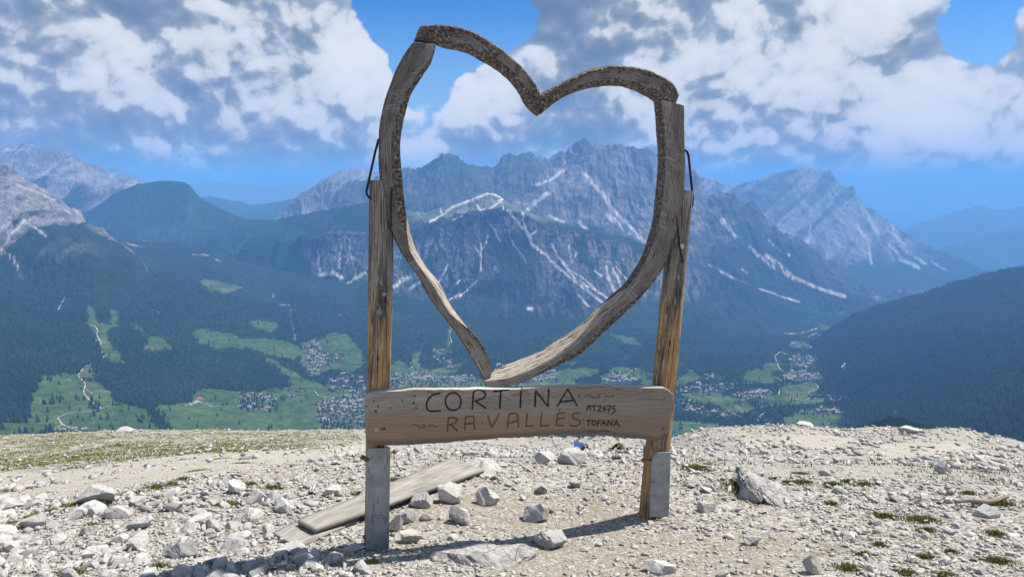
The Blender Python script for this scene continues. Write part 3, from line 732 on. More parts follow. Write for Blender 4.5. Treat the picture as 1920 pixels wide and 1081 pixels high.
# ------------------------------------------------------------------ drop a traced pixel onto the land
DG = bpy.context.evaluated_depsgraph_get()
DG.update()
BV = [BVHTree.FromObject(o, DG) for o in (VALLEY, SLOPE, KNOB)]
def land(px, py):
    d = Vector(pixdir(px, py)).normalized()
    best = None
    for b in BV:
        h = b.ray_cast(Vector((0, 0, EYE)), d)
        if h[0] is not None and (best is None or h[3] < best[3]):
            best = h
    return best[0] if best else None

# roads and tracks -----------------------------------------------------------
M_ROAD = material('pale_road_gravel', lambda nt: nt.mix(nt.noise(nt.geo(), .05, 3), (.27, .25, .215), (.40, .375, .33)), .9, .1)
def road(pts, width, label, name='road'):
    width = width * .72
    dense = []
    for (ax, ay), (bx, by) in zip(pts[:-1], pts[1:]):
        n = max(2, int(math.hypot(bx - ax, by - ay) / 2.0))
        for k in range(n):
            dense.append((ax + (bx - ax) * k / n, ay + (by - ay) * k / n))
    dense.append(pts[-1])
    P = [land(*q) for q in dense]
    P = [p for p in P if p is not None]
    if len(P) < 3:
        return
    for _ in range(2):
        P = [P[0]] + [(P[i - 1] + P[i] * 2 + P[i + 1]) / 4 for i in range(1, len(P) - 1)] + [P[-1]]
    V, F = [], []
    for i, p in enumerate(P):
        t = P[min(i + 1, len(P) - 1)] - P[max(i - 1, 0)]
        t.z = 0
        if t.length < 1e-6: t = Vector((1, 0, 0))
        s = Vector((t.y, -t.x, 0)).normalized() * width * .5 * (.8 + .3 * math.sin(i * 1.7) + .2 * math.sin(i * .6 + 1))
        up = Vector((0, 0, 1.6))
        V += [p + s + up, p - s + up]
        if i:
            k = 2 * i
            F.append((k - 2, k - 1, k + 1, k))
    me = mesh_np(name, np.array([tuple(v) for v in V]), np.array(F), mats=[M_ROAD])
    link(name, me, label=label, cat=name, kind='structure')
for q, w, lb in (
    (cr(*AL, [(545, 75), (480, 95), (400, 120), (340, 145), (320, 180), (300, 220), (270, 235), (275, 260)]), 11, 'pale track curving through the upper left forest'),
    (cr(*AL, [(440, 290), (490, 305), (505, 330), (495, 345), (520, 390), (515, 430), (540, 450), (530, 470)]), 8, 'pale winding track in the narrow forest clearing'),
    (cr(*AL, [(470, 500), (430, 520), (400, 560), (440, 600), (430, 650), (465, 690), (525, 730), (450, 745), (360, 750), (295, 775), (320, 810), (380, 835), (420, 850)]), 8, 'pale road winding down the big left meadow past the farms'),
    (cr(*AL, [(525, 730), (560, 715)]), 5, 'short spur off the road in the big left meadow'), (cr(*AL, [(320, 810), (270, 845)]), 6, 'short branch below the bend of the left meadow road'),
    (cr(*AL, [(800, 735), (950, 730), (1090, 718), (1230, 722)]), 6, 'thin track running past the red-roofed farm'),
    (cr(*AL, [(1220, 420), (1290, 405), (1370, 410), (1440, 430), (1520, 440)]), 6, 'thin track across the centre-left meadow'),
    (cr(*AL, [(1620, 640), (1640, 665), (1700, 672), (1760, 660), (1860, 660)]), 7, 'road entering the town near the frame post'),
    (cr(*A6, [(640, 405), (665, 380), (695, 395)]), 11, 'pale hairpin in the wood above the right-hand town'), (cr(*A6, [(640, 410), (650, 440), (660, 465), (690, 490)]), 10, 'pale road dropping from the hairpin to the town'),
    (cr(*A6, [(660, 600), (665, 560), (670, 520), (640, 535), (540, 540), (380, 545), (240, 560), (110, 595)]), 8, 'long pale road leaving the right-hand town'),
    (cr(*A6, [(690, 545), (830, 540), (850, 545), (865, 570), (805, 590), (830, 605), (820, 620), (800, 630), (740, 625), (690, 612)]), 7, 'pale lane looping round the oval meadow'),
    (cr(*A6, [(820, 598), (900, 605), (1000, 618), (1060, 618), (1140, 605)]), 8, 'pale road running from the oval meadow to the wood'),
    (cr(*A6, [(320, 680), (370, 670), (410, 690), (460, 715)]), 7, 'pale curving lane in the lower right meadow'), (cr(*A6, [(160, 600), (290, 597)]), 5, 'thin straight lane in the right-hand meadow'), (cr(*A6, [(120, 745), (240, 750), (330, 765)]), 5, 'thin pale track in the meadow behind the stony edge'),
    (cr(720, 560, .2708, [(1620, 545), (1640, 495), (1600, 490)]), 7, 'short lane beside the hamlet behind the board'), (cr(720, 560, .2708, [(1660, 540), (1690, 520), (1720, 490), (1750, 480)]), 7, 'white curling lane behind the right post'), (cr(720, 560, .2708, [(185, 440), (182, 460), (195, 480)]), 6, 'short pale lane in the small clearing under the heart'),
    (cr(720, 560, .2708, [(340, 370), (345, 345), (420, 350)]), 7, 'pale loop of road in the wood under the heart'), (cr(720, 560, .2708, [(455, 195), (458, 260), (470, 305)]), 9, 'pale straight clearing under the lift in the heart'),
):
    road(q, w, lb)

# houses -----------------------------------------------------------------------
M_WALL = material('white_plaster', lambda nt: nt.mix(nt.rnd(), (.42, .395, .36), (.20, .15, .11)), .85, .2)
M_ROOF = material('house_roof', lambda nt: nt.mix(nt.m('GREATER_THAN', nt.rnd(), .72), (.20, .195, .195), (.17, .10, .075)), .7, .3)
M_ROOFS = material('slate_roof_grey', lambda nt: nt.mix(nt.noise(nt.geo(), .01, 2), (.15, .14, .135), (.30, .285, .275)), .7, .3)
def house_arrays(w, l, h, rh):
    o = .12 * w
    v = [(-w, -l, 0), (w, -l, 0), (w, l, 0), (-w, l, 0), (-w, -l, h), (w, -l, h), (w, l, h), (-w, l, h), (0, -l, h + rh), (0, l, h + rh),
         (-w - o, -l - o, h - .12 * rh), (w + o, -l - o, h - .12 * rh), (w + o, l + o, h - .12 * rh), (-w - o, l + o, h - .12 * rh), (0, -l - o, h + rh + .4), (0, l + o, h + rh + .4)]
    f = [(0, 1, 5, 4), (2, 3, 7, 6), (3, 0, 4, 7), (1, 2, 6, 5), (4, 5, 8, 8), (6, 7, 9, 9), (11, 12, 15, 14), (13, 10, 14, 15)]
    return v, f, [0, 0, 0, 0, 0, 0, 1, 1]
def house_mesh(nm, w, l, h, rh, roof):
    v, f, mi = house_arrays(w, l, h, rh)
    me = bpy.data.meshes.new(nm)
    me.from_pydata(v, [], [tuple(dict.fromkeys(q)) for q in f])
    for p, m in zip(me.polygons, mi): p.material_index = m
    me.materials.append(M_WALL); me.materials.append(roof)
    return me
HM = [house_mesh('house', *d, M_ROOF) for d in ((5.5, 7, 7, 3.2), (6.5, 9, 9, 3.6), (5, 6.5, 6, 3.0), (8, 13, 11, 4.0))]
cand = np.where((VI['town'] > 0) & (VI['px'] > -20) & (VI['px'] < 1930) & (VI['py'] < 805) & (VI['bare'] < .3))[0]
rng = np.random.default_rng(77)
wt = VI['town'][cand] * np.clip(VI['y'][cand] / 4000., .3, 1.6) ** 1
# remaining candidates thinned to those the board, posts and logs do not cover
def hidden(px, py):
    return ((px > 684) & (px < 1262) & (py > 716) & (py < 836)) | ((px > 686) & (px < 734)) | ((px > 1230) & (px < 1275)) | (py > 806)
cand = cand[~hidden(VI['px'][cand], VI['py'][cand])]
wt = VI['town'][cand]
pick = rng.choice(cand, 900, replace=False, p=wt / wt.sum())
pick = pick[np.argsort(-FOC / VI['y'][pick])]
TOWN_AT = ['compact village at the foot of the gravel stream', 'hamlet on the meadow below the forest', 'town spreading just left of the left post', 'upper edge of the town left of the left post', 'cluster right of the gravel stream village', 'tiny cluster beside the meadow hamlet', 'town between the left post and the heart tip', 'town behind the lower right heart limb',
           'hamlet just left of the right post', 'hillside hamlet under the lift clearing', 'village above the oval meadow', 'industrial strip under the hairpin road', 'village left of the oval meadow', 'row along the long pale road', 'scatter just right of the right post', 'row at the edge of the wooded knoll', 'camp at the top of the lowest meadow', 'hamlet above the industrial strip', 'cluster on the small meadow by the right post', 'far village at the valley bend', 'farthest village below the pyramid mountain']
def place_name(px, py):
    for k, (q, w) in enumerate(TOWNS):
        if in_poly(np.array([px]), np.array([py]), q)[0]: return k
    return None
VILL = {k: ('small pale pitched-roof house in the ' + n, 'houses in the ' + n) for k, n in enumerate(TOWN_AT)}
rest = []
cnt = 0
for k, q in enumerate(pick):
    x, y, z = VI['x'][q] + rng.uniform(-5, 5), VI['y'][q] + rng.uniform(-6, 6), VI['z'][q]
    rz = rng.choice([.3, .3 + math.pi / 2, rng.uniform(0, 3.1)])
    pl = place_name(VI['px'][q], VI['py'][q])
    if cnt < 285 and pl in VILL:
        o = link('house', HM[rng.integers(0, 4) if rng.random() < .8 else 0], label=VILL[pl][0], cat='house', group=VILL[pl][1])
        o.location = (x, y, z - 1.0); o.rotation_euler = (0, 0, rz); s = rng.uniform(.8, 1.25); o.scale = (s, s, s)
        cnt += 1
    else:
        rest.append((x, y, z - 1.0, rz, rng.uniform(.8, 1.2), rng.integers(0, 4)))
V, F, MI = [], [], []
dims = ((5.5, 7, 7, 3.2), (6.5, 9, 9, 3.6), (5, 6.5, 6, 3.0), (8, 13, 11, 4.0))
for x, y, z, rz, s, t in rest:
    v, f, mi = house_arrays(*dims[t]); b = len(V)
    c, sn = math.cos(rz), math.sin(rz)
    V += [(x + s * (p[0] * c - p[1] * sn), y + s * (p[0] * sn + p[1] * c), z + s * p[2]) for p in v]
    F += [tuple(i + b for i in dict.fromkeys(q)) for q in f]; MI += mi
me = bpy.data.meshes.new('townscape'); me.from_pydata(V, [], F)
me.polygons.foreach_set('material_index', MI)
me.materials.append(M_WALL); me.materials.append(M_ROOFS)
link('townscape', me, label='crowd of tiny farther houses filling the valley towns', cat='houses', kind='stuff')
# farms that can be told apart
def farm(px, py, sz, rz, label, roof):
    p = land(px, py)
    o = link('farmhouse', house_mesh('farmhouse', *sz, roof), label=label, cat='house', group='single farms in the meadows')
    o.location = p - Vector((0, 0, 1)); o.rotation_euler = (0, 0, rz)
M_RED = material('red_roof', lambda nt: nt.mix(nt.noise(nt.objc(), .3, 3), (.26, .12, .09), (.34, .17, .13)), .8, .2)
farm(128, 714, (6, 11, 6, 4), 1.2, 'grey farmhouse beside the bend of the left meadow road', M_ROOFS)
farm(165, 733, (7, 11, 7, 4), .9, 'dark-roofed farmhouse below the bend of the left meadow road', M_ROOF)
farm(170, 738, (5, 8, 5, 3), .4, 'small barn just under the dark-roofed farmhouse', M_ROOFS)
farm(377, 749, (12, 16, 8, 6), 1.3, 'large red-roofed farm on bare ground below the forest', M_RED)
for px, py, lb in ((118, 806, 'leftmost'), (140, 804, 'middle'), (158, 805, 'rightmost')):
    farm(px, py, (7, 9, 6, 4), .7 + px * .01, lb + ' of three farm roofs just over the grassy edge', M_ROOFS)

# ski jump, lift pylon, marker post ------------------------------------------------
M_PALE = material('pale_concrete', lambda nt: nt.mix(nt.noise(nt.objc(), .2, 3), (.62, .62, .62), (.74, .74, .73)), .7, .3)
def bars(name, segs, mat, parent=None, **kw):
    """square bars between point pairs as one mesh"""
    bm = bmesh.new()
    for a, b, w in segs:
        a, b = Vector(a), Vector(b)
        t = (b - a); L = t.length
        q = t.to_track_quat('Z', 'Y').to_matrix().to_4x4()
        mtx = Matrix.Translation((a + b) / 2) @ q @ Matrix.Diagonal((w, w, L, 1))
        bmesh.ops.create_cube(bm, size=1.0, matrix=mtx)
    me = bpy.data.meshes.new(name); bm.to_mesh(me); bm.free()
    me.materials.append(mat)
    return link(name, me, parent, **kw)
p = land(1583, 694)
sj = bpy.data.objects.new('ski_jump', None); COL.objects.link(sj); sj.location = p
tag(sj, 'white ski jump tower on the wooded knoll in the right valley', 'ski jump')
bars('tower', [((0, 0, -5), (2, 0, 52), 6)], M_PALE, sj)
bars('ramp', [((2, 0, 50), (-30, -20, 26), 5)], M_PALE, sj)
M_STEEL = material('galvanised_pylon', lambda nt: nt.mix(nt.noise(nt.objc(), 2, 3), (.40, .42, .44), (.55, .56, .57)), .5, .4, .4)
p = land(1677, 781)
py_ = bpy.data.objects.new('lift_pylon', None); COL.objects.link(py_); py_.location = p
tag(py_, 'thin grey lift pylon standing in the pines beyond the edge', 'pylon')
bars('mast', [((0, 0, -2), (0, 0, 30), 1.5)], M_STEEL, py_)
bars('crossarm', [((-4.5, 0, 29), (4.5, 0, 29), 1.0)], M_STEEL, py_)
for sx in (-1, 1):
    bars('sheave_bank', [((sx * 4.5, -3, 30), (sx * 4.5, 3, 30), .8)], M_STEEL, py_)
# ------------------------------------------------------------------ the stony shoulder in front
def pchip(xk, yk, x):
    xk = np.asarray(xk, float); yk = np.asarray(yk, float)
    h = np.diff(xk); dl = np.diff(yk) / h
    d = np.zeros(len(xk))
    for i in range(1, len(xk) - 1):
        if dl[i - 1] * dl[i] > 0:
            w1 = 2 * h[i] + h[i - 1]; w2 = h[i] + 2 * h[i - 1]
            d[i] = (w1 + w2) / (w1 / dl[i - 1] + w2 / dl[i])
    d[0] = dl[0]; d[-1] = dl[-1]
    i = np.clip(np.searchsorted(xk, x) - 1, 0, len(xk) - 2)
    t = (x - xk[i]) / h[i]
    return (2 * t ** 3 - 3 * t ** 2 + 1) * yk[i] + (t ** 3 - 2 * t ** 2 + t) * h[i] * d[i] + (-2 * t ** 3 + 3 * t ** 2) * yk[i + 1] + (t ** 3 - t ** 2) * h[i] * d[i + 1]
def zrow(row, y):
    return EYE - float(rowslope(row)) * y
_yk = [-40, -6, 0, 2.0, 3.66, 4.3, 4.94, 5.9, 7.0, 12]
_zk = [6.0, 1.0, 0.0, -.30, zrow(1081, 3.66), zrow(1020, 4.3), zrow(965, 4.94), -.985, -1.14, -2.2]
_ty = np.linspace(-40, 12, 5200); _tz = pchip(_yk, _zk, _ty)
# the brow where the near platform breaks: column, row, how the land behind falls away
CREST = [(-500, 1040, 1.7), (0, 985, 1.7), (100, 958, 1.7), (200, 930, 1.6), (300, 905, 1.4), (430, 876, 1.1), (560, 866, .8), (700, 862, .5), (1000, 862, .32), (1200, 862, .4), (1350, 880, .8), (1500, 895, 1.0), (1700, 905, 1.1), (1920, 915, 1.1), (2500, 930, 1.1)]
EDGE = [(-600, 830, 45), (0, 815, 45), (120, 810, 45), (240, 805, 45), (400, 803, 45), (650, 803, 44), (740, 806, 42), (900, 812, 40), (1100, 815, 38), (1220, 818, 36), (1262, 818, 35), (1290, 810, 34), (1330, 801, 33), (1380, 798, 32), (1470, 793, 31), (1520, 795, 31), (1560, 798, 31),
        (1640, 803, 31), (1700, 804, 31), (1760, 804, 31), (1810, 809, 31), (1850, 815, 31), (1920, 826, 31), (2100, 850, 31), (2600, 900, 31)]
_ea = np.array([float(latslope(p[0], p[1])) for p in EDGE]); _er = rowslope([p[1] for p in EDGE]); _ed = np.array([p[2] for p in EDGE], float)
_ca = np.array([float(latslope(p[0], p[1])) for p in CREST]); _crr = rowslope([p[1] for p in CREST]); _cp = np.array([p[2] for p in CREST], float)
_ny = np.linspace(3.0, 9.0, 1500); _nr = (EYE - np.interp(_ny, _ty, _tz)) / _ny      # falls with distance on the platform
def ground_z(x, y, detail=True):
    x = np.asarray(x, float); y = np.asarray(y, float)
    a = x / np.maximum(y, 3.0)
    zn = np.interp(y, _ty, _tz)
    De = np.interp(a, _ea, _ed); re = np.interp(a, _ea, _er)
    rc = np.interp(a, _ca, _crr); cp = np.interp(a, _ca, _cp)
    yc = np.interp(-rc, -_nr, _ny)
    s_ = np.clip((y - yc) / (De - yc), 0, 1)
    rho = re + (rc - re) * (1 - s_) ** cp + .006 * np.sin(np.clip(s_ * 6, 0, 1) * math.pi)
    zf = EYE - rho * y
    wgt = sstep(y, yc - .25, yc + .35)
    z = zn * (1 - wgt) + np.where(y > yc - .4, zf, zn) * wgt
    over = np.maximum(y - De, 0)
    z = z - over * .35 - np.minimum(over, 60) ** 2 * .012
    if detail:
        far = np.clip(y / 8, .6, 3.0)
        z = z + fbm(x / 1.6, y / 1.6, 4, 501) * .045 * far * (1 - .0 * far)
        z = z + fbm(x / .28, y / .28, 3, 502) * .012 * np.clip(far, .6, 1.5)
        z = z + fbm(x / 6.5, y / 6.5, 3, 503) * .14 * sstep(y, 9, 18)
        z = z + fbm(x / .9, y / .9, 3, 511) * .06 * sstep(y, De * .7, De) * (over < 8)
    return z
def on_ground(px, py):
    """first place where the line of sight through a traced pixel meets the ground"""
    dx, dy, dz = pixdir(px, py)
    y = np.concatenate([np.linspace(2.5, 12, 3000), np.linspace(12, 60, 4000)])
    gz = ground_z(y * dx / dy, y)
    h = EYE + y * dz / dy - gz
    k = np.argmax(h < 0)
    if h[k] >= 0: k = len(y) - 1
    return Vector((y[k] * dx / dy, y[k], gz[k]))

# land cover traced on the ground: 1 grass, 2 fine track gravel, 3 bare soil
GRASSY = [[(-400, 900), (-400, 800), (0, 812), (240, 805), (640, 803), (660, 835), (560, 850), (420, 850), (330, 862), (250, 868), (130, 880), (0, 884)]]
TRACK = [[(-400, 960), (-400, 895), (0, 884), (130, 880), (260, 868), (330, 862), (420, 850), (560, 838), (690, 830), (690, 850), (560, 862), (430, 880), (330, 898), (230, 912), (100, 932), (0, 940)],
         [(1360, 815), (1520, 812), (1620, 830), (1520, 840), (1400, 838)], [(1610, 838), (1780, 830), (1850, 850), (1700, 862)]]
SOIL = [[(760, 925), (960, 915), (1200, 920), (1210, 975), (1100, 1000), (900, 1005), (780, 990), (740, 960)], [(950, 1010), (1230, 990), (1500, 1000), (1480, 1100), (900, 1100)]]
def cover(x, y):
    z = ground_z(x, y, False)
    px, py = proj(x, y, z)
    wx = px + fbm(px / 60, py / 24, 3, 520) * 40; wy = py + fbm(px / 60, py / 24, 3, 521) * 8
    out = []
    for polys in (GRASSY, TRACK, SOIL):
        m = np.zeros(px.shape)
        for q in polys: m = np.maximum(m, in_poly(wx, wy, q))
        out.append(m * (y > 2.5))
    return out

def m_ground(nt):
    p = nt.geo()
    fine = nt.voro(p, 55.0, out='Color')
    fs = nt.node('ShaderNodeSeparateColor'); nt.put(fs.inputs[0], fine)
    f1 = nt.voro(p, 55.0)
    f2 = nt.voro(p, 19.0, out='Color')
    f2s = nt.node('ShaderNodeSeparateColor'); nt.put(f2s.inputs[0], f2)
    base = nt.mix(nt.m('POWER', fs.outputs[0], 1.6), (.175, .155, .125), (.47, .445, .40))
    base = nt.mix(nt.m('MULTIPLY', nt.ss(f2s.outputs[1], .55, .8), .65), base, (.42, .405, .375))
    soil = nt.mix(nt.noise(p, 14, 5, .6), (.19, .16, .12), (.34, .305, .25))
    soil = nt.mix(nt.m('GREATER_THAN', fs.outputs[1], .62), soil, base)
    track = nt.mix(nt.noise(p, 9, 4, .6), (.34, .305, .245), (.44, .41, .35))
    track = nt.mix(nt.m('GREATER_THAN', fs.outputs[1], .70), track, base)
    gn = nt.noise(p, 2.6, 6, .65)
    green = nt.mix(nt.noise(p, 20, 3), (.075, .095, .025), (.15, .155, .055))
    c = nt.mix(nt.attr('soil', 'Fac'), base, soil)
    c = nt.mix(nt.attr('track', 'Fac'), c, track)
    patch = nt.m('MULTIPLY', nt.ss(gn, .42, .62), nt.attr('grassy', 'Fac'))
    c = nt.mix(patch, c, green)
    sm = nt.m('MULTIPLY', nt.ss(nt.noise(p, 1.7, 5, .6), .60, .70), .5)
    c = nt.mix(sm, c, (.19, .165, .10))
    h = nt.m('ADD', nt.m('MULTIPLY', f1, -1.0), nt.m('MULTIPLY', nt.noise(p, 140, 3), .4))
    nr = nt.bump(h, .9, .012)
    nr = nt.bump(nt.voro(p, 19.0), .5, -.03, nr)
    return c, nr
M_GROUND = material('limestone_grit', m_ground, .95, .1)
def spaced(lo, hi, n, c, k):
    t = np.linspace(-1, 1, n)
    w = np.sinh(t * k) / np.sinh(k)
    return np.where(w < 0, c + (c - lo) * w, c + (hi - c) * w)
gx_ = spaced(-75, 75, 390, 0.0, 4.2)
gy_ = np.concatenate([np.linspace(-30, -4, 14), np.linspace(-3, 2.5, 24), 2.7 * np.exp(np.linspace(0, math.log(85 / 2.7), 400))])
GX, GY = np.meshgrid(gx_, gy_)
GZ = ground_z(GX.ravel(), GY.ravel())
gr, tr, so = cover(GX.ravel(), GY.ravel())
def blur(m, it=3):
    m = m.reshape(GX.shape).astype(float)
    for _ in range(it):
        p_ = np.pad(m, 1, mode='edge')
        m = (p_[:-2, 1:-1] + p_[2:, 1:-1] + p_[1:-1, :-2] + p_[1:-1, 2:] + 2 * m) / 6
    return m.ravel()
me = mesh_np('ground', np.stack([GX.ravel(), GY.ravel(), GZ], -1), grid_faces(*GX.shape), attrs={'grassy': blur(gr), 'track': blur(tr), 'soil': blur(so)}, smooth=True, mats=[M_GROUND])
GROUND = link('ground', me, label='pale stony mountain shoulder sloping away to a sharp edge', cat='ground', kind='structure')

# ------------------------------------------------------------------ stones
def m_stone(nt):
    p = nt.objc()
    w = nt.geo()
    t = nt.attr('tint', 'Fac')
    r = nt.m('FRACT', nt.m('ADD', nt.m('MULTIPLY', nt.rnd(), .999), t))
    n = nt.noise(w, 16.0, 6, .62)
    c = nt.mix(r, (.35, .34, .32), (.585, .555, .505))
    c = nt.mix(nt.m('MULTIPLY', nt.ss(r, .80, .98), .5), c, (.40, .33, .235))
    c = nt.mix(nt.ss(n, .32, .72), nt.mix(.45, c, (.20, .20, .205)), c)
    lich = nt.m('MULTIPLY', nt.ss(nt.noise(nt.v('ADD', w, (7, 3, 1)), 9.0, 5, .7), .58, .68), .5)
    c = nt.mix(lich, c, (.15, .15, .15))
    crack = nt.voro(nt.v('ADD', w, nt.v('SCALE', nt.noisec(w, 6.0, 3), s=.25)), 6.0, 'DISTANCE_TO_EDGE')
    c = nt.mix(nt.ss(crack, .012, .0), c, (.17, .165, .16))
    h = nt.m('ADD', nt.noise(w, 45.0, 6, .65), nt.m('MULTIPLY', nt.ss(crack, .03, 0), -.4))
    return c, nt.bump(h, .5, .012)
M_STONE = material('pale_limestone', m_stone, .9, .15)
def m_bed(nt):
    w = nt.geo()
    n = nt.noise(w, 9.0, 7, .66)
    c = nt.mix(nt.ss(n, .3, .7), (.20, .195, .185), (.46, .44, .41))
    crack = nt.voro(nt.v('ADD', w, nt.v('SCALE', nt.noisec(w, 5.0, 4), s=.35)), 7.0, 'DISTANCE_TO_EDGE')
    c = nt.mix(nt.m('MULTIPLY', nt.ss(crack, .015, .0), .6), c, (.10, .098, .095))
    lich = nt.ss(nt.noise(nt.v('ADD', w, (2, 5, 1)), 22.0, 5, .7), .56, .66)
    c = nt.mix(nt.m('MULTIPLY', lich, .55), c, (.10, .10, .10))
    h = nt.m('ADD', n, nt.m('MULTIPLY', nt.ss(crack, .03, 0), -.25))
    return c, nt.bump(h, .9, .05)
M_BED = material('grey_bedrock', m_bed, .95, .1)
def chip_mesh(nm, seed, sub, cuts, rough, flat=.7, elong=1.3, tint=None):
    """a broken piece of limestone: a ball cut by random planes"""
    rng = np.random.default_rng(seed)
    bm = bmesh.new()
    bmesh.ops.create_icosphere(bm, subdivisions=sub, radius=1.0)
    V = np.array([v.co[:] for v in bm.verts])
    for _ in range(cuts):
        nrm = rng.normal(size=3); nrm /= np.linalg.norm(nrm)
        off = rng.uniform(.38, .80)
        dd = V @ nrm - off
        V = V - np.where(dd > 0, dd * .985, 0)[:, None] * nrm
    if rough:
        nn = fbm(V[:, 0] * 2.2 + V[:, 2] * 1.7 + seed, V[:, 1] * 2.2 - V[:, 2] * 1.3, 4, seed)
        n2 = fbm(V[:, 0] * 7 + V[:, 2] * 5 + seed, V[:, 1] * 7 - V[:, 2] * 4, 3, seed + 2)
        V = V * (1 + rough * nn + rough * .45 * n2)[:, None]
    V = V * np.array((elong, 1.0, flat))
    V = V / np.abs(V).max(0) * np.array((.5, .5 / elong * 1.0, .5 * flat))
    for v, c in zip(bm.verts, V): v.co = c
    bmesh.ops.triangulate(bm, faces=bm.faces)
    me = bpy.data.meshes.new(nm); bm.to_mesh(me); bm.free()
    me.materials.append(M_STONE)
    a = me.attributes.new('tint', 'FLOAT', 'POINT')
    a.data.foreach_set('value', np.full(len(V), 0.0 if tint is None else tint, np.float32))
    return me
def hull_chip(seed, npt=11):
    rng = np.random.default_rng(seed)
    P = rng.normal(size=(npt, 3)); P /= np.linalg.norm(P, axis=1)[:, None]
    P *= rng.uniform(.8, 1.0, npt)[:, None] * np.array((.60, .46, (.20, .26, .32)[seed % 3]))
    bm = bmesh.new()
    for q in P: bm.verts.new(q)
    r = bmesh.ops.convex_hull(bm, input=bm.verts)
    bmesh.ops.delete(bm, geom=[g for g in r['geom_interior'] if isinstance(g, bmesh.types.BMVert)], context='VERTS')
    bmesh.ops.triangulate(bm, faces=bm.faces)
    bm.verts.index_update()
    V = np.array([v.co[:] for v in bm.verts]); F = np.array([[v.index for v in f.verts] for f in bm.faces])
    bm.free()
    return V, F
CHIPS = [hull_chip(600 + k, 7 + k % 3) for k in range(12)]
def rot_matrices(rng, n, tilt):
    a = rng.uniform(0, 6.283, n); b = rng.normal(0, tilt, n); c = rng.normal(0, tilt, n)
    ca, sa, cb, sb, cc, sc = np.cos(a), np.sin(a), np.cos(b), np.sin(b), np.cos(c), np.sin(c)
    Rz = np.zeros((n, 3, 3)); Rz[:, 0, 0] = ca; Rz[:, 0, 1] = -sa; Rz[:, 1, 0] = sa; Rz[:, 1, 1] = ca; Rz[:, 2, 2] = 1
    Rx = np.zeros((n, 3, 3)); Rx[:, 0, 0] = 1; Rx[:, 1, 1] = cb; Rx[:, 1, 2] = -sb; Rx[:, 2, 1] = sb; Rx[:, 2, 2] = cb
    Ry = np.zeros((n, 3, 3)); Ry[:, 0, 0] = cc; Ry[:, 0, 2] = sc; Ry[:, 2, 0] = -sc; Ry[:, 1, 1] = 1; Ry[:, 2, 2] = cc
    return Rz @ Rx @ Ry
def scatter_xy(rng, n, y0, y1, pw, margin=1.0):
    """points spread over the part of the ground the lens can see, denser near"""
    t = rng.random(n)
    if pw == 1: y = y0 * (y1 / y0) ** t
    else: y = (y0 ** (1 - pw) + t * (y1 ** (1 - pw) - y0 ** (1 - pw))) ** (1 / (1 - pw))
    x = rng.uniform(-.86, .86, n) * y * margin
    return x, y
def rubble_weight(x, y):
    """how thickly the loose stones lie"""
    px, py = proj(x, y, ground_z(x, y, False))
    g, t, s = cover(x, y)
    w = .62 + .75 * fbm(px / 110, py / 34, 3, 540)
    w = w * (1 - .78 * t) * (1 - .62 * s) * (1 - .68 * g)
    left = (1 - sstep(px, 560, 760)) * sstep(py, 900, 930)
    w = w + .35 * sstep(-py, -835, -805) * (px > 1200)
    return np.clip(w + left * .45, 0.02, 1.2), left, px, py
def stones_np(name, n, y0, y1, pw, size, seed, label, sink=.28):
    rng = np.random.default_rng(seed)
    x, y = scatter_xy(rng, n, y0, y1, pw)
    w, left, px, py = rubble_weight(x, y)
    k = rng.random(n) < w
    x, y, left, px = x[k], y[k], left[k], px[k]; n = len(x)
    s = size[0] * (size[1] / size[0]) ** (rng.random(n) ** 2.1)
    s = s * (1 + .55 * left * rng.random(n))
    z = ground_z(x, y)
    M = rot_matrices(rng, n, .34) * s[:, None, None]
    Vs, Fs, T = [], [], []
    base = 0
    kind = rng.integers(0, len(CHIPS), n)
    for c, (bv, bf) in enumerate(CHIPS):
        sel = np.where(kind == c)[0]
        if not len(sel): continue
        sq = rng.uniform(.7, 1.3, (len(sel), 1, 3))
        v = np.einsum('nij,nkj->nki', M[sel], bv[None] * sq) + np.stack([x[sel], y[sel], z[sel] + s[sel] * .29 * (1 - 2 * sink) * .8], -1)[:, None, :]
        f = bf[None] + (np.arange(len(sel)) * len(bv))[:, None, None] + base
        base += len(sel) * len(bv)
        Vs.append(v.reshape(-1, 3)); Fs.append(f.reshape(-1, 3)); T.append(np.repeat(rng.random(len(sel)), len(bv)))
    me = mesh_np(name, np.concatenate(Vs), np.concatenate(Fs), attrs={'tint': np.concatenate(T)}, mats=[M_STONE])
    return link(name, me, label=label, cat='stones', kind='stuff')
stones_np('gravel', 46000, 3.2, 7.5, 1.3, (.009, .058), 611, 'small pale limestone chips covering the near ground')
stones_np('gravel', 25000, 5.0, 20, 1.1, (.018, .095), 612, 'pale limestone rubble covering the middle of the slope')
stones_np('gravel', 34000, 13, 50, .5, (.05, .34), 613, 'far pale limestone rubble up to the stony edge')

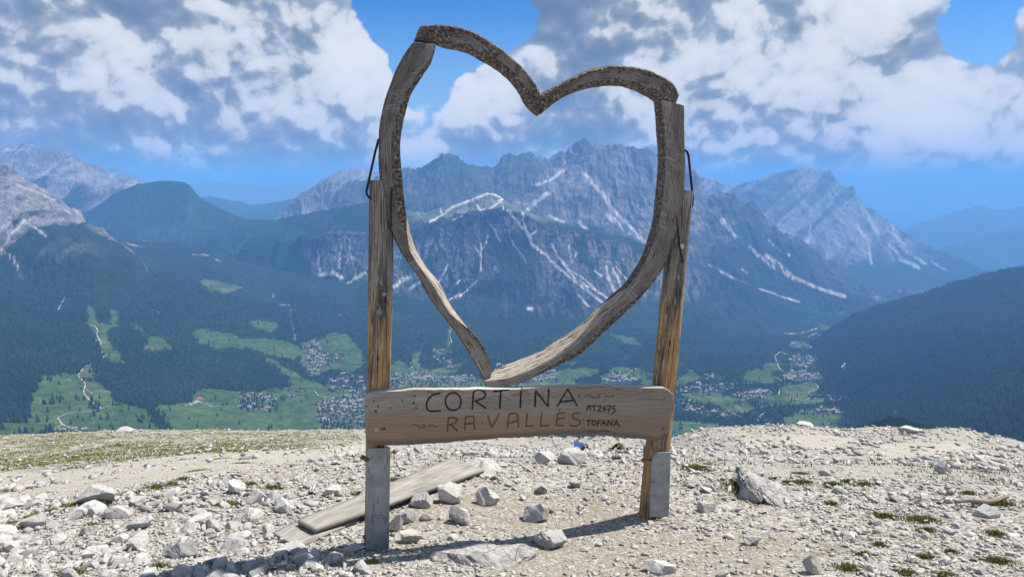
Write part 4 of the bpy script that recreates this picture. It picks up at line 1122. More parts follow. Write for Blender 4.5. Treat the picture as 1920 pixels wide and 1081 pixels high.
# rocks one can point at: traced box in the photograph -> a rock of its own size on the ground
ROCKS = [
    (112, 890, 212, 950, 'big white boulder beside the gravel track at left', 5, .04), (815, 900, 872, 948, 'pale block of stone against the lower side of the long plank', 6, .05),
    (887, 908, 948, 952, 'pitted grey block at the right end of the row beside the plank', 7, .07), (752, 917, 812, 953, 'flat-topped stone wedged under the long plank', 6, .05), (838, 943, 888, 986, 'pointed mottled stone standing below the row of blocks', 6, .06),
    (978, 932, 1042, 981, 'largest pale block on the bare soil between the posts', 7, .03), (1000, 988, 1076, 1031, 'jagged grey rock in front of the largest pale block', 8, .10), (1198, 1046, 1275, 1090, 'flat pale slab at the bottom edge right of the middle', 5, .05),
    (735, 990, 792, 1020, 'dark-sided stone close to the foot of the steel plate', 6, .05), (742, 953, 779, 984, 'rounded stone right of the left post by the plank', 6, .04), (778, 957, 812, 980, 'small flat stone next to the rounded one by the plank', 6, .04), (728, 960, 757, 998, 'white stone half hidden behind the left steel plate', 6, .05),
    (1000, 844, 1052, 872, 'cracked grey rock left of the person in blue', 7, .08), (1038, 853, 1100, 873, 'pale slab the person in blue sits behind', 6, .05), (1020, 840, 1042, 849, 'small flat pale stone perched on the cracked rock', 5, .03),
    (1752, 853, 1788, 890, 'upright pale rock on the right-hand slope', 7, .06), (1308, 936, 1346, 962, 'pale angular stone right of the right post foot', 6, .04), (600, 904, 646, 931, 'bluish white rock left of the left post', 6, .05), (418, 897, 458, 927, 'blocky white rock in the rubble left of the plank', 7, .04),
    (300, 935, 345, 962, 'square white stone in the rubble below the boulder', 6, .04), (1066, 893, 1096, 916, 'small dark grey stone on the slope between the posts', 5, .05), (1688, 794, 1742, 814, 'pale rock breaking the skyline at right', 6, .05), (1495, 786, 1532, 800, 'pale stone on the skyline near the middle of the right edge', 6, .05),
    (1290, 806, 1325, 822, 'pale stone on the edge just right of the board', 6, .05), (214, 803, 252, 813, 'white flat rock on the grassy skyline at left', 4, .04), (1000, 905, 1030, 928, 'small pale stone above the largest block', 6, .04), (1545, 838, 1566, 852, 'round pale stone in the light gravel at right', 3, .04),
    (1830, 945, 1885, 972, 'flat grey slab under the weathered stick', 6, .05), (1510, 1040, 1550, 1085, 'small pointed stone at the bottom right', 7, .05), (140, 975, 185, 1005, 'grey-white block in the lower left rubble', 7, .04), (30, 960, 75, 995, 'pale block at the left edge of the rubble', 7, .04), (232, 965, 280, 995, 'rounded grey stone in the lower left rubble', 4, .04),
    (300, 1010, 372, 1050, 'long pale slab in the lower left rubble', 6, .05), (1390, 1000, 1430, 1025, 'flat pale stone on the path at lower right', 5, .04)]
def place_rock(i, x0, y0, x1, y1, label, cuts, rough, flat_h=None):
    p = on_ground((x0 + x1) / 2, min(y1, 1079) - 2)
    dist = math.sqrt(p.x ** 2 + p.y ** 2 + (p.z - EYE) ** 2)
    w = (x1 - x0) / FOC * p.y * 1.03
    app = (y1 - y0) / FOC * p.y
    dpt = w * .72
    phi = math.atan2(EYE - p.z, p.y)
    h = max((app - dpt * math.sin(phi) * .7) / math.cos(phi), .42 * w) * 1.12
    if p.y > 12: h = min(h, max(app * .8, .24 * w))
    me = chip_mesh('rock', 700 + i * 3, 4, cuts + 9, rough * 1.5 + .03, flat=1.0, elong=1.0)
    o = link('rock', me, label=label, cat='rock', group='larger rocks on the stony shoulder')
    o.location = (p.x, p.y + dpt * .40, float(ground_z(p.x, p.y + dpt * .40)) + h * .30)
    o.scale = (w, dpt, h * 1.25)
    o.rotation_euler = (random.uniform(-.12, .12), random.uniform(-.12, .12), random.uniform(-.25, .25))
    return o
for i, r in enumerate(ROCKS): place_rock(i, *r)
# bedrock showing through: low rough humps
def bedrock(i, px, py, w, d, h, label, rz=0.0, tilt=(0, 0), lift=0):
    p = on_ground(px, py)
    me = chip_mesh('bedrock', 900 + i, 5, 11, .20, flat=1.0, elong=1.0)
    me.materials[0] = M_STONE if i == 3 else M_BED
    o = link('bedrock', me, label=label, cat='rock', group='bedrock showing through the gravel')
    o.location = (p.x, p.y, p.z + lift); o.scale = (w, d, h); o.rotation_euler = (tilt[0], tilt[1], rz)
bedrock(0, 905, 1052, .80, .52, .20, 'broad cracked grey bedrock slab at the bottom centre')
bedrock(1, 1450, 922, .72, .95, .20, 'ribbed grey rock outcrop with a dark hollow at right', .2, (.1, .2))
bedrock(2, 1405, 935, .20, .34, .34, 'thin upright flake at the hollow of the ribbed outcrop', .1, (0, .3))
bedrock(3, 912, 878, .50, .6, .26, 'wide white slab at the top end of the long plank', .5)

# loose stones, the largest ones as stones of their own
SM = [chip_mesh('stone', 800 + k, 2, 7 + k % 4, .05, flat=.62 + .06 * (k % 4), elong=1.15 + .1 * (k % 3)) for k in range(12)]
LOOSE = []
SHORT = {0: 'the big white boulder', 1: 'the block against the plank', 2: 'the pitted grey block', 4: 'the pointed mottled stone', 5: 'the largest pale block', 6: 'the jagged grey rock', 7: 'the flat slab at the bottom edge', 8: 'the dark-sided stone by the steel plate', 12: 'the cracked rock near the people', 15: 'the upright rock on the right slope',
         16: 'the angular stone by the right post', 17: 'the bluish rock by the left post', 18: 'the blocky white rock', 19: 'the square white stone', 20: 'the small dark grey stone', 26: 'the round stone in light gravel', 27: 'the slab under the stick', 28: 'the pointed stone at bottom right', 29: 'the grey-white block lower left', 30: 'the block at the left edge', 31: 'the rounded grey stone lower left', 32: 'the long pale slab lower left', 33: 'the flat stone on the path'}
ORD = ['closest', 'second', 'third', 'fourth', 'fifth', 'sixth', 'seventh', 'eighth', 'ninth', 'tenth', 'eleventh', 'twelfth', 'thirteenth', 'fourteenth', 'fifteenth', 'sixteenth', 'seventeenth', 'eighteenth', 'nineteenth', 'twentieth', 'twenty-first', 'twenty-second', 'twenty-third', 'twenty-fourth', 'twenty-fifth', 'twenty-sixth', 'twenty-seventh', 'twenty-eighth', 'twenty-ninth', 'thirtieth']
def loose(n, x0, y0, x1, y1, size, seed, label, group):
    rng = np.random.default_rng(seed)
    got = 0; tries = 0
    while got < n and tries < n * 6:
        tries += 1
        px, py = rng.uniform(x0, x1), rng.uniform(y0, y1)
        if any(r[0] - 8 < px < r[2] + 8 and r[1] - 6 < py < r[3] + 10 for r in ROCKS): continue
        if 520 < px < 760 and 905 < py < 1030 and py > 1000 - (px - 520) * .45 - 40: continue
        p = on_ground(px, py)
        w, _, _, _ = rubble_weight(np.array([p.x]), np.array([p.y]))
        if rng.random() > w[0]: continue
        s = size[0] * (size[1] / size[0]) ** rng.random() * p.y / 4.3
        o = link('stone', SM[rng.integers(0, len(SM))], label=label, cat='stone', group=group)
        o.location = (p.x, p.y, p.z + s * .10)
        o.scale = (s * rng.uniform(.8, 1.2), s * rng.uniform(.8, 1.2), s * rng.uniform(.7, 1.1))
        o.rotation_euler = (rng.normal(0, .2), rng.normal(0, .2), rng.uniform(0, 6.28))
        LOOSE.append((o, px, py))
        got += 1
loose(150, -20, 925, 680, 1090, (.07, .19), 21, 'loose white limestone stone in the rubble left of the frame', 'loose stones left of the frame')
loose(45, 740, 850, 1220, 1085, (.035, .085), 22, 'loose pale stone on the ground between the two posts', 'loose stones between the posts')
loose(85, 1270, 840, 1940, 1090, (.045, .11), 23, 'loose pale stone on the slope right of the frame', 'loose stones right of the frame')
buckets = {}
for o, px, py in LOOSE:
    best = min(SHORT, key=lambda k: math.hypot(px - (ROCKS[k][0] + ROCKS[k][2]) / 2, (py - (ROCKS[k][1] + ROCKS[k][3]) / 2) * 1.6))
    dx, dy = px - (ROCKS[best][0] + ROCKS[best][2]) / 2, (py - (ROCKS[best][1] + ROCKS[best][3]) / 2) * 1.6
    side = ('to the right of' if dx > 0 else 'to the left of') if abs(dx) > abs(dy) else ('in front of' if dy > 0 else 'behind')
    buckets.setdefault((best, side), []).append((math.hypot(dx, dy), o))
for (best, side), lst in buckets.items():
    for k, (_, o) in enumerate(sorted(lst, key=lambda q: q[0])):
        o['label'] = ('loose pale stone, %s one %s %s' % (ORD[min(k, 29)], side, SHORT[best]))
# ------------------------------------------------------------------ the wooden heart frame
PL = on_ground(708, 1022); PR = on_ground(1228, 966)
FD = (PR - PL); FD.z = 0; FD.normalize()                # along the frame, left to right
FN = Vector((FD.y, -FD.x, 0))                             # towards the photographer
if FN.y > 0: FN = -FN
def on_frame(px, py, off=0.0):
    d = Vector(pixdir(px, py)); o = Vector((0, 0, EYE))
    q = PL + FN * off
    t = (q - o).dot(FN) / d.dot(FN)
    return o + d * t
def resample(pts, n):
    P = np.array(pts, float)
    s = np.concatenate([[0], np.cumsum(np.hypot(*np.diff(P, axis=0).T))]); s /= s[-1]
    t = np.linspace(0, 1, n)
    # smooth through the traced points
    return np.stack([pchip_any(s, P[:, k], t) for k in (0, 1)], -1)
def pchip_any(xk, yk, x):
    m = np.gradient(yk, xk)
    i = np.clip(np.searchsorted(xk, x) - 1, 0, len(xk) - 2)
    h = xk[i + 1] - xk[i]; t = (x - xk[i]) / h
    return (2 * t ** 3 - 3 * t ** 2 + 1) * yk[i] + (t ** 3 - 2 * t ** 2 + t) * h * m[i] + (-2 * t ** 3 + 3 * t ** 2) * yk[i + 1] + (t ** 3 - t ** 2) * h * m[i + 1]

def m_log(nt):
    uv = nt.attr('UVMap', 'Vector')
    sawn = nt.attr('sawn', 'Fac')
    w = nt.geo()
    warp = nt.noise(nt.scale3(uv, (2.6, 2.4, 1)), 1.0, 3)
    sx = nt.node('ShaderNodeSeparateXYZ'); nt.put(sx.inputs[0], uv)
    # growth lines on the sawn face
    ph = nt.m('ADD', nt.m('MULTIPLY', sx.outputs[1], 95.0), nt.m('MULTIPLY', warp, 8.0))
    ring = nt.ss(nt.m('SINE', nt.m('MULTIPLY', ph, 6.28)), .45, .97)
    grain = nt.noise(nt.scale3(uv, (7, 190, 1)), 1.0, 5, .6)
    tone = nt.noise(nt.scale3(uv, (2.4, 9, 1)), 1.0, 4, .6)
    wood = nt.mix(nt.ss(tone, .32, .68), (.135, .125, .117), (.285, .26, .232))
    wood = nt.mix(nt.m('MULTIPLY', nt.attr('warm', 'Fac'), .7), wood, (.50, .43, .345))
    wood = nt.mix(nt.m('MULTIPLY', ring, .72), wood, (.06, .047, .037))
    wood = nt.mix(nt.ss(grain, .52, .63), wood, (.035, .028, .022))
    saw = nt.m('MULTIPLY', nt.noise(nt.scale3(uv, (110, 4, 1)), 1.0, 4, .7), nt.lin(nt.noise(nt.scale3(uv, (4, 5, 1)), 1.0, 2), .4, .6, .75, 1.1))
    wood = nt.mix(nt.m('MULTIPLY', nt.ss(saw, .53, .66), .55), wood, (.46, .44, .42))
    kn = nt.voro(nt.scale3(uv, (3.3, 9.0, 1)), 1.0)
    wood = nt.mix(nt.ss(kn, .13, .05), wood, (.06, .045, .035))
    bn = nt.noise(w, 60.0, 5, .65); bv = nt.voro(nt.v('ADD', w, nt.v('SCALE', nt.noisec(w, 18, 3), s=.05)), 30.0)
    bark = nt.mix(nt.ss(bn, .36, .66), (.040, .032, .027), (.20, .168, .138))
    bark = nt.mix(nt.m('MULTIPLY', nt.ss(bv, .40, .14), nt.ss(bn, .4, .6)), bark, (.36, .31, .26))
    c = nt.mix(sawn, bark, wood)
    h = nt.mix(sawn, nt.m('ADD', bn, nt.m('MULTIPLY', bv, -1.2)), nt.m('ADD', nt.m('MULTIPLY', grain, -1.0), nt.m('MULTIPLY', ring, -.25)))
    hs = nt.node('ShaderNodeRGBToBW'); nt.put(hs.inputs[0], h)
    return c, nt.bump(hs.outputs[0], .8, .007)
M_LOG = material('weathered_log_wood', m_log, .85, .2)
def m_post(nt):
    uv = nt.attr('UVMap', 'Vector')
    tone = nt.noise(nt.scale3(uv, (1.6, 12, 1)), 1.0, 4, .6)
    grain = nt.noise(nt.scale3(uv, (3.0, 130, 1)), 1.0, 5, .6)
    wood = nt.mix(nt.ss(tone, .38, .62), (.12, .11, .10), (.37, .325, .27))
    sx = nt.node('ShaderNodeSeparateXYZ'); nt.put(sx.inputs[0], uv)
    low = nt.ss(sx.outputs[0], .55, 1.0)
    wood = nt.mix(nt.m('MULTIPLY', nt.m('MULTIPLY', nt.ss(tone, .38, .56), low), .88), wood, (.50, .275, .09))
    wood = nt.mix(nt.ss(grain, .50, .62), wood, (.045, .034, .026))
    pale = nt.noise(nt.scale3(uv, (9, 60, 1)), 1.0, 4, .6)
    wood = nt.mix(nt.m('MULTIPLY', nt.ss(pale, .56, .68), .65), wood, (.56, .50, .42))
    kn = nt.voro(nt.scale3(uv, (2.6, 8.0, 1)), 1.0)
    wood = nt.mix(nt.ss(kn, .10, .04), wood, (.05, .04, .03))
    return wood, nt.bump(nt.m('MULTIPLY', grain, -1.0), .9, .008)
M_POST = material('weathered_post_wood', m_post, .85, .2)

FRAME = bpy.data.objects.new('wooden_heart_frame', None)
COL.objects.link(FRAME)
FRAME.location = (PL + PR) / 2
FRAME.empty_display_size = .3
tag(FRAME, 'large rustic wooden heart on two posts with a carved name board', 'heart frame')
bpy.context.view_layer.update()
FO = Vector(FRAME.location)
def swept(name, outer, inner, off, mat, nlen, nring=40, depth=1.0, flat=None, sawn_fn=None, bark=.0, warm_fn=None, seed=0, caps=True, cham=None, parent=FRAME, rough=.012, fat=1.0):
    A = resample(outer, nlen); B = resample(inner, nlen)
    Po = [on_frame(p[0], p[1], off) for p in A]; Pi = [on_frame(p[0], p[1], off) for p in B]
    C = [(a + b) / 2 for a, b in zip(Po, Pi)]
    L = np.concatenate([[0], np.cumsum([(C[k + 1] - C[k]).length for k in range(nlen - 1)])])
    V = np.zeros((nlen, nring, 3)); UV = np.zeros((nlen, nring, 2)); SW = np.zeros((nlen, nring)); WM = np.zeros((nlen, nring))
    ph = np.linspace(0, 2 * math.pi, nring, endpoint=False)
    cs, sn = np.cos(ph), np.sin(ph)
    for k in range(nlen):
        side = (Po[k] - Pi[k]); hw = side.length / 2 * fat; side.normalize()
        t = k / (nlen - 1)
        if flat is not None:
            ex = 2.0 / 2.6
            u = np.sign(cs) * np.abs(cs) ** ex; v = np.sign(sn) * np.abs(sn) ** .8 * depth
            fl = flat(t) if callable(flat) else flat
            cut = v > fl
            v = np.where(cut, fl + (v - fl) * .06, v)
            if cham is not None:
                ub = cham(t)
                lim = fl + 1.5 * (u - ub)
                c2 = (v > lim) & (u < ub)
                v = np.where(c2, np.maximum(lim, -.95), v); cut = cut | c2
        else:
            u, v = cs, sn * depth; cut = np.zeros(nring, bool)
        sw = sawn_fn(t, u, v, cut) if sawn_fn else np.ones(nring)
        if cham is not None: sw = np.maximum(sw, c2 & (v > -.9))
        r = 1 + rough * fbm(np.full(nring, L[k] * 5.0) + seed, cs * 2.2 + sn * 1.1, 3, seed) * 2
        if bark:
            bb = .6 * ridged(L[k] * 13 + cs * 1.5 + seed, sn * 4 + cs * 3, 4, seed + 5, .72) + .6 * fbm(np.full(nring, L[k] * 5.5) + seed, cs * 2 + sn, 2, seed + 6)
            r = r + bark * (1 - sw) * (.10 + .95 * bb) 
        if flat is None:
            crk = ridged(ph * 2.2 + seed + .25 * math.sin(L[k] * 2.3), np.full(nring, L[k] * .55), 4, seed + 8, .62)
            r = r - .17 * np.clip(crk - .30, 0, 1) ** 1.2 + .03 * fbm(ph * 1.5, np.full(nring, L[k] * 3), 3, seed)
        V[k] = np.array(C[k])[None] + np.array(side)[None] * (u * hw * r)[:, None] + np.array(FN)[None] * (v * hw * np.where(cut, 1, r))[:, None]
        UV[k, :, 0] = L[k]; UV[k, :, 1] = u * hw if flat is not None else ph * hw
        SW[k] = sw
        if warm_fn: WM[k] = np.maximum(warm_fn(t, u, v), (c2 & (v > -.9)) * 1.25 if cham is not None else 0)  # chamfer pale: bleached wood, with the sun on it painted in too
    V = V.reshape(-1, 3) - np.array(FO)
    idx = np.arange(nlen * nring).reshape(nlen, nring); nx = np.roll(idx, -1, 1)
    F = np.stack([idx[:-1], idx[1:], nx[1:], nx[:-1]], -1).reshape(-1, 4)
    UVf = UV.reshape(-1, 2); SWf = SW.ravel(); WMf = WM.ravel()
    if caps:
        for kk, flip in ((0, False), (nlen - 1, True)):
            c0 = len(V)
            ring = V[idx[kk]]; cen = ring.mean(0)
            inn = cen + (ring - cen) * .55
            V = np.concatenate([V, inn, cen[None]])
            UVf = np.concatenate([UVf, UVf[idx[kk]] * np.array((1, .55)), UVf[idx[kk]].mean(0)[None]]); SWf = np.concatenate([SWf, np.ones(nring + 1)]); WMf = np.concatenate([WMf, np.full(nring + 1, .3)])
            ii = c0 + np.arange(nring); jj = np.roll(ii, -1); oo = idx[kk]; on = np.roll(oo, -1)
            q1 = np.stack([oo, on, jj, ii], -1); q2 = np.stack([ii, jj, np.full(nring, c0 + nring), np.full(nring, c0 + nring)], -1)
            Q = np.concatenate([q1, q2]); F = np.concatenate([F, Q[:, ::-1] if flip else Q])
    # split degenerate quads
    tri = F[:, 2] == F[:, 3]
    me = bpy.data.meshes.new(name)
    faces = [tuple(int(x) for x in f) for f in F[~tri]] + [tuple(int(x) for x in f[:3]) for f in F[tri]]
    me.from_pydata(V.tolist(), [], faces)
    me.polygons.foreach_set('use_smooth', np.ones(len(faces), bool))
    uv = me.attributes.new('UVMap', 'FLOAT2', 'POINT'); uv.data.foreach_set('vector', UVf.astype(np.float32).ravel())
    for nm, arr in (('sawn', SWf), ('warm', WMf)):
        a = me.attributes.new(nm, 'FLOAT', 'POINT'); a.data.foreach_set('value', arr.astype(np.float32))
    me.materials.append(mat)
    bm = bmesh.new(); bm.from_mesh(me); bmesh.ops.recalc_face_normals(bm, faces=bm.faces); bm.to_mesh(me); bm.free()
    try: me.set_sharp_from_angle(angle=R(42))
    except Exception: pass
    return link(name, me, parent)

post_l = swept('post', [(693, 338), (691, 480), (688, 700), (686, 840), (683, 1030)], [(738, 338), (737, 480), (732, 700), (730, 840), (727, 1030)], 0.0, M_POST, 150, 72, seed=3, rough=.012)
post_l['label'] = 'nearer post, greyer at the top and orange lower down'
post_r = swept('post', [(1257, 356), (1249, 485), (1237, 604), (1226, 718), (1214, 832), (1200, 975)], [(1296, 357), (1290, 431), (1281, 526), (1264, 727), (1253, 832), (1240, 975)], 0.0, M_POST, 150, 72, seed=9, rough=.012)
HOFF = .045
# the four curved logs of the heart
def sawn_top(spans):
    def f(t, u, v, cut):
        s = np.zeros(len(u))
        for a, b, lo, hi in spans:
            e = .06 * math.sin(t * 40)
            s = np.maximum(s, (cut & (u > lo + e) & (u < hi + e)).astype(float) * (1 if a < t < b else 0))
        return s
    return f
swept('heart_log', [(788, 50), (823, 48), (867, 55), (897, 68), (934, 90), (974, 125), (1000, 157), (1013, 182)], [(777, 77), (808, 81), (834, 90), (867, 96), (900, 111), (941, 138), (971, 168), (990, 200), (1007, 217)], HOFF, M_LOG, 240, 60, flat=.80, sawn_fn=sawn_top([(.22, .45, -.45, .35), (.56, .70, -.3, .6), (.74, .88, -.4, .6)]), bark=.15, seed=11)['label'] = 'bark-covered upper left log of the heart'
swept('heart_log', [(1006, 180), (1034, 166), (1067, 149), (1108, 131), (1138, 125), (1167, 125), (1200, 129), (1234, 142), (1256, 157), (1270, 178)], [(1012, 214), (1027, 201), (1052, 184), (1086, 170), (1123, 162), (1160, 160), (1189, 168), (1215, 181), (1234, 190), (1264, 194)], HOFF + .012, M_LOG, 250, 60, flat=.78, sawn_fn=sawn_top([(.18, .55, -.35, .55), (.57, .84, -.5, .45)]), bark=.15, seed=17)['label'] = 'bark-covered upper right log of the heart'
def sawn_c(t, u, v, cut):
    lim = np.interp(t, [0, .12, .3, .52, .6, .78, .84, .97, 1], [-.9, -.55, -.05, -.15, -.75, -1.2, -.45, -.75, -1])
    return (cut & (u > lim)).astype(float)
swept('heart_log', [(775, 82), (760, 105), (740, 146), (725, 187), (715, 235), (713, 279), (715, 335), (721, 375), (728, 412), (734, 430), (751, 468), (786, 520), (805, 554), (836, 598), (861, 630), (886, 671), (907, 708)], [(814, 84), (805, 116), (786, 146), (767, 179), (754, 227), (747, 272), (749, 316), (754, 364), (760, 405), (763, 416), (776, 457), (795, 494), (827, 535), (846, 573), (871, 608), (893, 632), (924, 694)], HOFF, M_LOG, 400, 60, flat=.55, sawn_fn=sawn_c, cham=lambda t: np.interp(t, [0, .45, .6, .8, .86, 1], [-1.3, -1.3, -.05, -.15, -.9, -1.2]), bark=.10, seed=23, fat=1.09, warm_fn=lambda t, u, v: np.full(len(u), np.clip((t - .55) * 1.6, 0, .75)))['label'] = 'long left log of the heart with bark along its inner edge'
def sawn_d(t, u, v, cut):
    lim = np.interp(t, [0, .3, .45, .6, .8, .9, 1], [1.2, 1.1, .75, .35, .45, .8, 1.2])
    return (cut & (u < lim)).astype(float)
swept('heart_log', [(1276, 200), (1278, 268), (1279, 319), (1275, 371), (1265, 423), (1252, 466), (1237, 504), (1205, 548), (1164, 589), (1117, 633), (1086, 661), (1039, 685), (960, 719), (912, 723)], [(1232, 188), (1237, 245), (1240, 297), (1236, 349), (1228, 416), (1215, 460), (1199, 497), (1174, 532), (1136, 567), (1086, 617), (1050, 641), (1023, 658), (960, 685), (904, 706)], HOFF + .02, M_LOG, 400, 60, flat=.55, sawn_fn=sawn_d, cham=lambda t: np.interp(t, [0, .5, .62, .9, 1], [-1.3, -1.2, -.25, -.05, -.1]), bark=.07, seed=29, fat=1.0, warm_fn=lambda t, u, v: np.full(len(u), np.clip((t - .6) * 1.9, .18, .75)))['label'] = 'long right log of the heart with a saw-marked grey face'

# ---- carved board
TOPL = [(685, 750), (690, 744), (697, 738), (727, 733), (777, 729), (860, 729), (960, 729), (1060, 725), (1127, 723), (1180, 726), (1246, 726), (1254, 731), (1262, 738)]
BOTL = [(688, 829), (692, 833), (697, 834), (743, 835), (827, 830), (927, 823), (1010, 817), (1077, 814), (1143, 815), (1193, 820), (1240, 827), (1247, 823), (1253, 818)]
b2 = lambda pts: [(670 + x * .16146, 700 + y * .16146) for x, y in pts]
b3 = lambda pts: [(970 + x * .16146, 700 + y * .16146) for x, y in pts]
def ell(cx, cy, rx, ry, n=18): return [(cx + rx * math.cos(2 * math.pi * k / n), cy + ry * math.sin(2 * math.pi * k / n)) for k in range(n + 1)]
DARK = [b2([(955, 228), (930, 235), (880, 245), (830, 290), (802, 345), (802, 390), (825, 425), (860, 440), (910, 432), (965, 433)]), b2(ell(1115, 325, 92, 103)), b2([(1350, 215), (1338, 412)]), b2([(1350, 215), (1400, 192), (1460, 200), (1495, 240), (1475, 285), (1370, 318)]), b2([(1370, 318), (1492, 400)]),
        b2([(1590, 205), (1755, 193)]), b2([(1668, 200), (1658, 400)]), b3([(47, 195), (36, 392)]), b3([(57, 175), (58, 176)]), b3([(208, 382), (216, 200), (358, 378), (368, 185)]), b3([(468, 376), (588, 178), (697, 370)]), b3([(500, 330), (640, 312)]), b3([(722, 257), (723, 258)])]
SMALL = [b3([(810, 432), (817, 375), (834, 372), (832, 402)]), b3([(834, 372), (852, 374), (850, 430)]), b3([(868, 376), (925, 372)]), b3([(897, 375), (892, 432)]), b3([(925, 428), (926, 429)]), b3([(943, 388), (962, 370), (976, 385), (944, 435), (978, 437)]), b3([(1016, 368), (994, 418), (1036, 414)]), b3([(1022, 395), (1012, 440)]), b3([(1045, 376), (1087, 370), (1056, 447)]), b3([(1050, 412), (1082, 408)]),
         b3([(1147, 374), (1116, 378), (1110, 405), (1135, 410), (1139, 438), (1100, 456)]), b3([(803, 546), (860, 540)]), b3([(832, 545), (827, 602)]), b3(ell(890, 570, 22, 27, 12)), b3([(930, 606), (936, 545), (972, 540)]), b3([(933, 573), (962, 570)]), b3([(975, 602), (1005, 540), (1032, 602)]), b3([(985, 582), (1024, 578)]), b3([(1050, 602), (1058, 540), (1095, 600), (1105, 538)]), b3([(1120, 606), (1150, 540), (1184, 610)]), b3([(1130, 586), (1172, 583)]),
         b2([(1447, 567), (1448, 568)]), b3([(765, 537), (766, 538)]), b3([(766, 575), (767, 576)]), b3([(935, 672), (936, 673)])]
BROWN = [b2([(1058, 512), (1045, 668)]), b2([(1058, 515), (1120, 507), (1160, 530), (1140, 575), (1065, 592)]), b2([(1075, 592), (1160, 660)]), b2([(1248, 642), (1258, 502), (1352, 490), (1364, 637)]), b2([(1255, 585), (1358, 570)]), b2([(1515, 485), (1562, 625), (1650, 465)]), b2([(1745, 622), (1760, 475), (1820, 455), (1862, 475), (1872, 612)]), b2([(1762, 572), (1866, 545)]),
         b3([(117, 465), (100, 608), (185, 605)]), b3([(285, 455), (272, 606), (355, 602)]), b3([(547, 455), (470, 460), (455, 598), (540, 603)]), b3([(468, 525), (547, 515)]), b3([(715, 457), (670, 455), (640, 480), (650, 515), (720, 540), (735, 570), (700, 605), (650, 612), (615, 600)]), b3([(490, 428), (491, 429)])]
CURL = [b2([(632, 610), (660, 590), (690, 595), (740, 628)]), b2(ell(772, 610, 15, 16, 10)), b2([(822, 614), (850, 588), (880, 605), (926, 615)]), b3([(783, 272), (820, 248), (855, 258), (905, 290)]), b3(ell(945, 268, 15, 14, 10)), b3([(1008, 262), (1060, 266), (1115, 260)]), b3([(823, 674), (860, 652), (885, 660), (908, 680)]), b3([(960, 672), (995, 655), (1040, 668), (1082, 670)])]
HOLES = [(b2([(825, 217)])[0], 1.3), (b2([(668, 260)])[0], 1.5), (b2([(655, 340)])[0], 1.8), (b2([(683, 397)])[0], 1.6), (b2([(190, 320)])[0], 1.4), (b2([(240, 380)])[0], 1.6), (b2([(215, 437)])[0], 2.2), (b2([(380, 400)])[0], 1.2), (b2([(108, 380)])[0], 1.5), (b2([(520, 315)])[0], 1.3), (b3([(1702, 300)])[0], 1.8), (b3([(1690, 637)])[0], 2.2), (b3([(1075, 147)])[0], 1.2), (b3([(1170, 180)])[0], 1.2), (b3([(425, 155)])[0], 1.0)]
BOFF = .135
NX, NYY = 560, 116
sx_ = np.linspace(685, 1262, NX)
tp = np.array(TOPL); bt = np.array(BOTL)
top_y = np.interp(sx_, tp[:, 0], tp[:, 1]) + fbm(sx_ / 14, sx_ * 0, 3, 61) * .7
bot_y = np.interp(sx_, bt[:, 0], bt[:, 1]) + fbm(sx_ / 20, sx_ * 0 + 3, 3, 62) * 1.0
sx_b = np.interp(np.linspace(0, 1, NX), [0, 1], [688, 1253])
T = np.linspace(0, 1, NYY)[:, None]
BX = sx_[None] + (sx_b - sx_)[None] * T
BY = top_y[None] * (1 - T) + bot_y[None] * T
def strokes(lst):
    d = np.full(BX.size, 1e9)
    for q in lst: d = np.minimum(d, poly_dist(BX.ravel(), BY.ravel(), q))
    return d
wobb = fbm(BX.ravel() / 2.5, BY.ravel() / 2.5, 2, 66) * .28
gd = 1 - sstep(strokes(DARK) + wobb, .75, 1.9)
gs = 1 - sstep(strokes(SMALL) + wobb, .5, 1.35)
gb = 1 - sstep(strokes(BROWN) + wobb, .65, 1.8)
gc = 1 - sstep(strokes(CURL) + wobb, .45, 1.25)
hole = np.zeros(BX.size)
for (hx, hy), r in HOLES: hole = np.maximum(hole, 1 - sstep(np.hypot(BX.ravel() - hx, BY.ravel() - hy), r * .6, r * 1.2))
depth_mm = np.maximum.reduce([gd * .011, gs * .008, gb * .010, gc * .007, hole * .012])
relief = fbm(BX.ravel() / 40, BY.ravel() / 2.2, 4, 67) * .0018 + fbm(BX.ravel() / 90, BY.ravel() / 30, 3, 68) * .004
edge_r = np.minimum(T, 1 - T).repeat(NX, 1).ravel()
roundo = (1 - sstep(edge_r, 0, .02)) ** 2 * .006
O0 = np.array((0, 0, EYE)); Dx, Dy, Dz = pixdir(BX.ravel(), BY.ravel())
Dv = np.stack([Dx, Dy * np.ones_like(Dx), Dz * np.ones_like(Dx)], -1)
fn = np.array(FN); q0 = np.array(PL + FN * BOFF)
tt = ((q0 - O0) @ fn) / (Dv @ fn)
FV = O0 + Dv * tt[:, None] + fn[None] * (relief - depth_mm - roundo)[:, None]
BTH = .055
ring_idx = np.concatenate([np.arange(NX), NX * np.arange(1, NYY) + NX - 1, NX * (NYY - 1) + np.arange(NX - 2, -1, -1), NX * np.arange(NYY - 2, 0, -1)])
base_front = O0 + Dv * tt[:, None]
# rim and back: back outline a plank's thickness behind the front
nb = len(FV)
BV_ = base_front[ring_idx] - fn[None] * BTH
AV = np.concatenate([FV, BV_]) - np.array(FO)
gf = grid_faces(NYY, NX)
m_ = len(ring_idx); ii = np.arange(m_); jj = (ii + 1) % m_
rimf = np.stack([ring_idx[ii], nb + ii, nb + jj, ring_idx[jj]], -1)
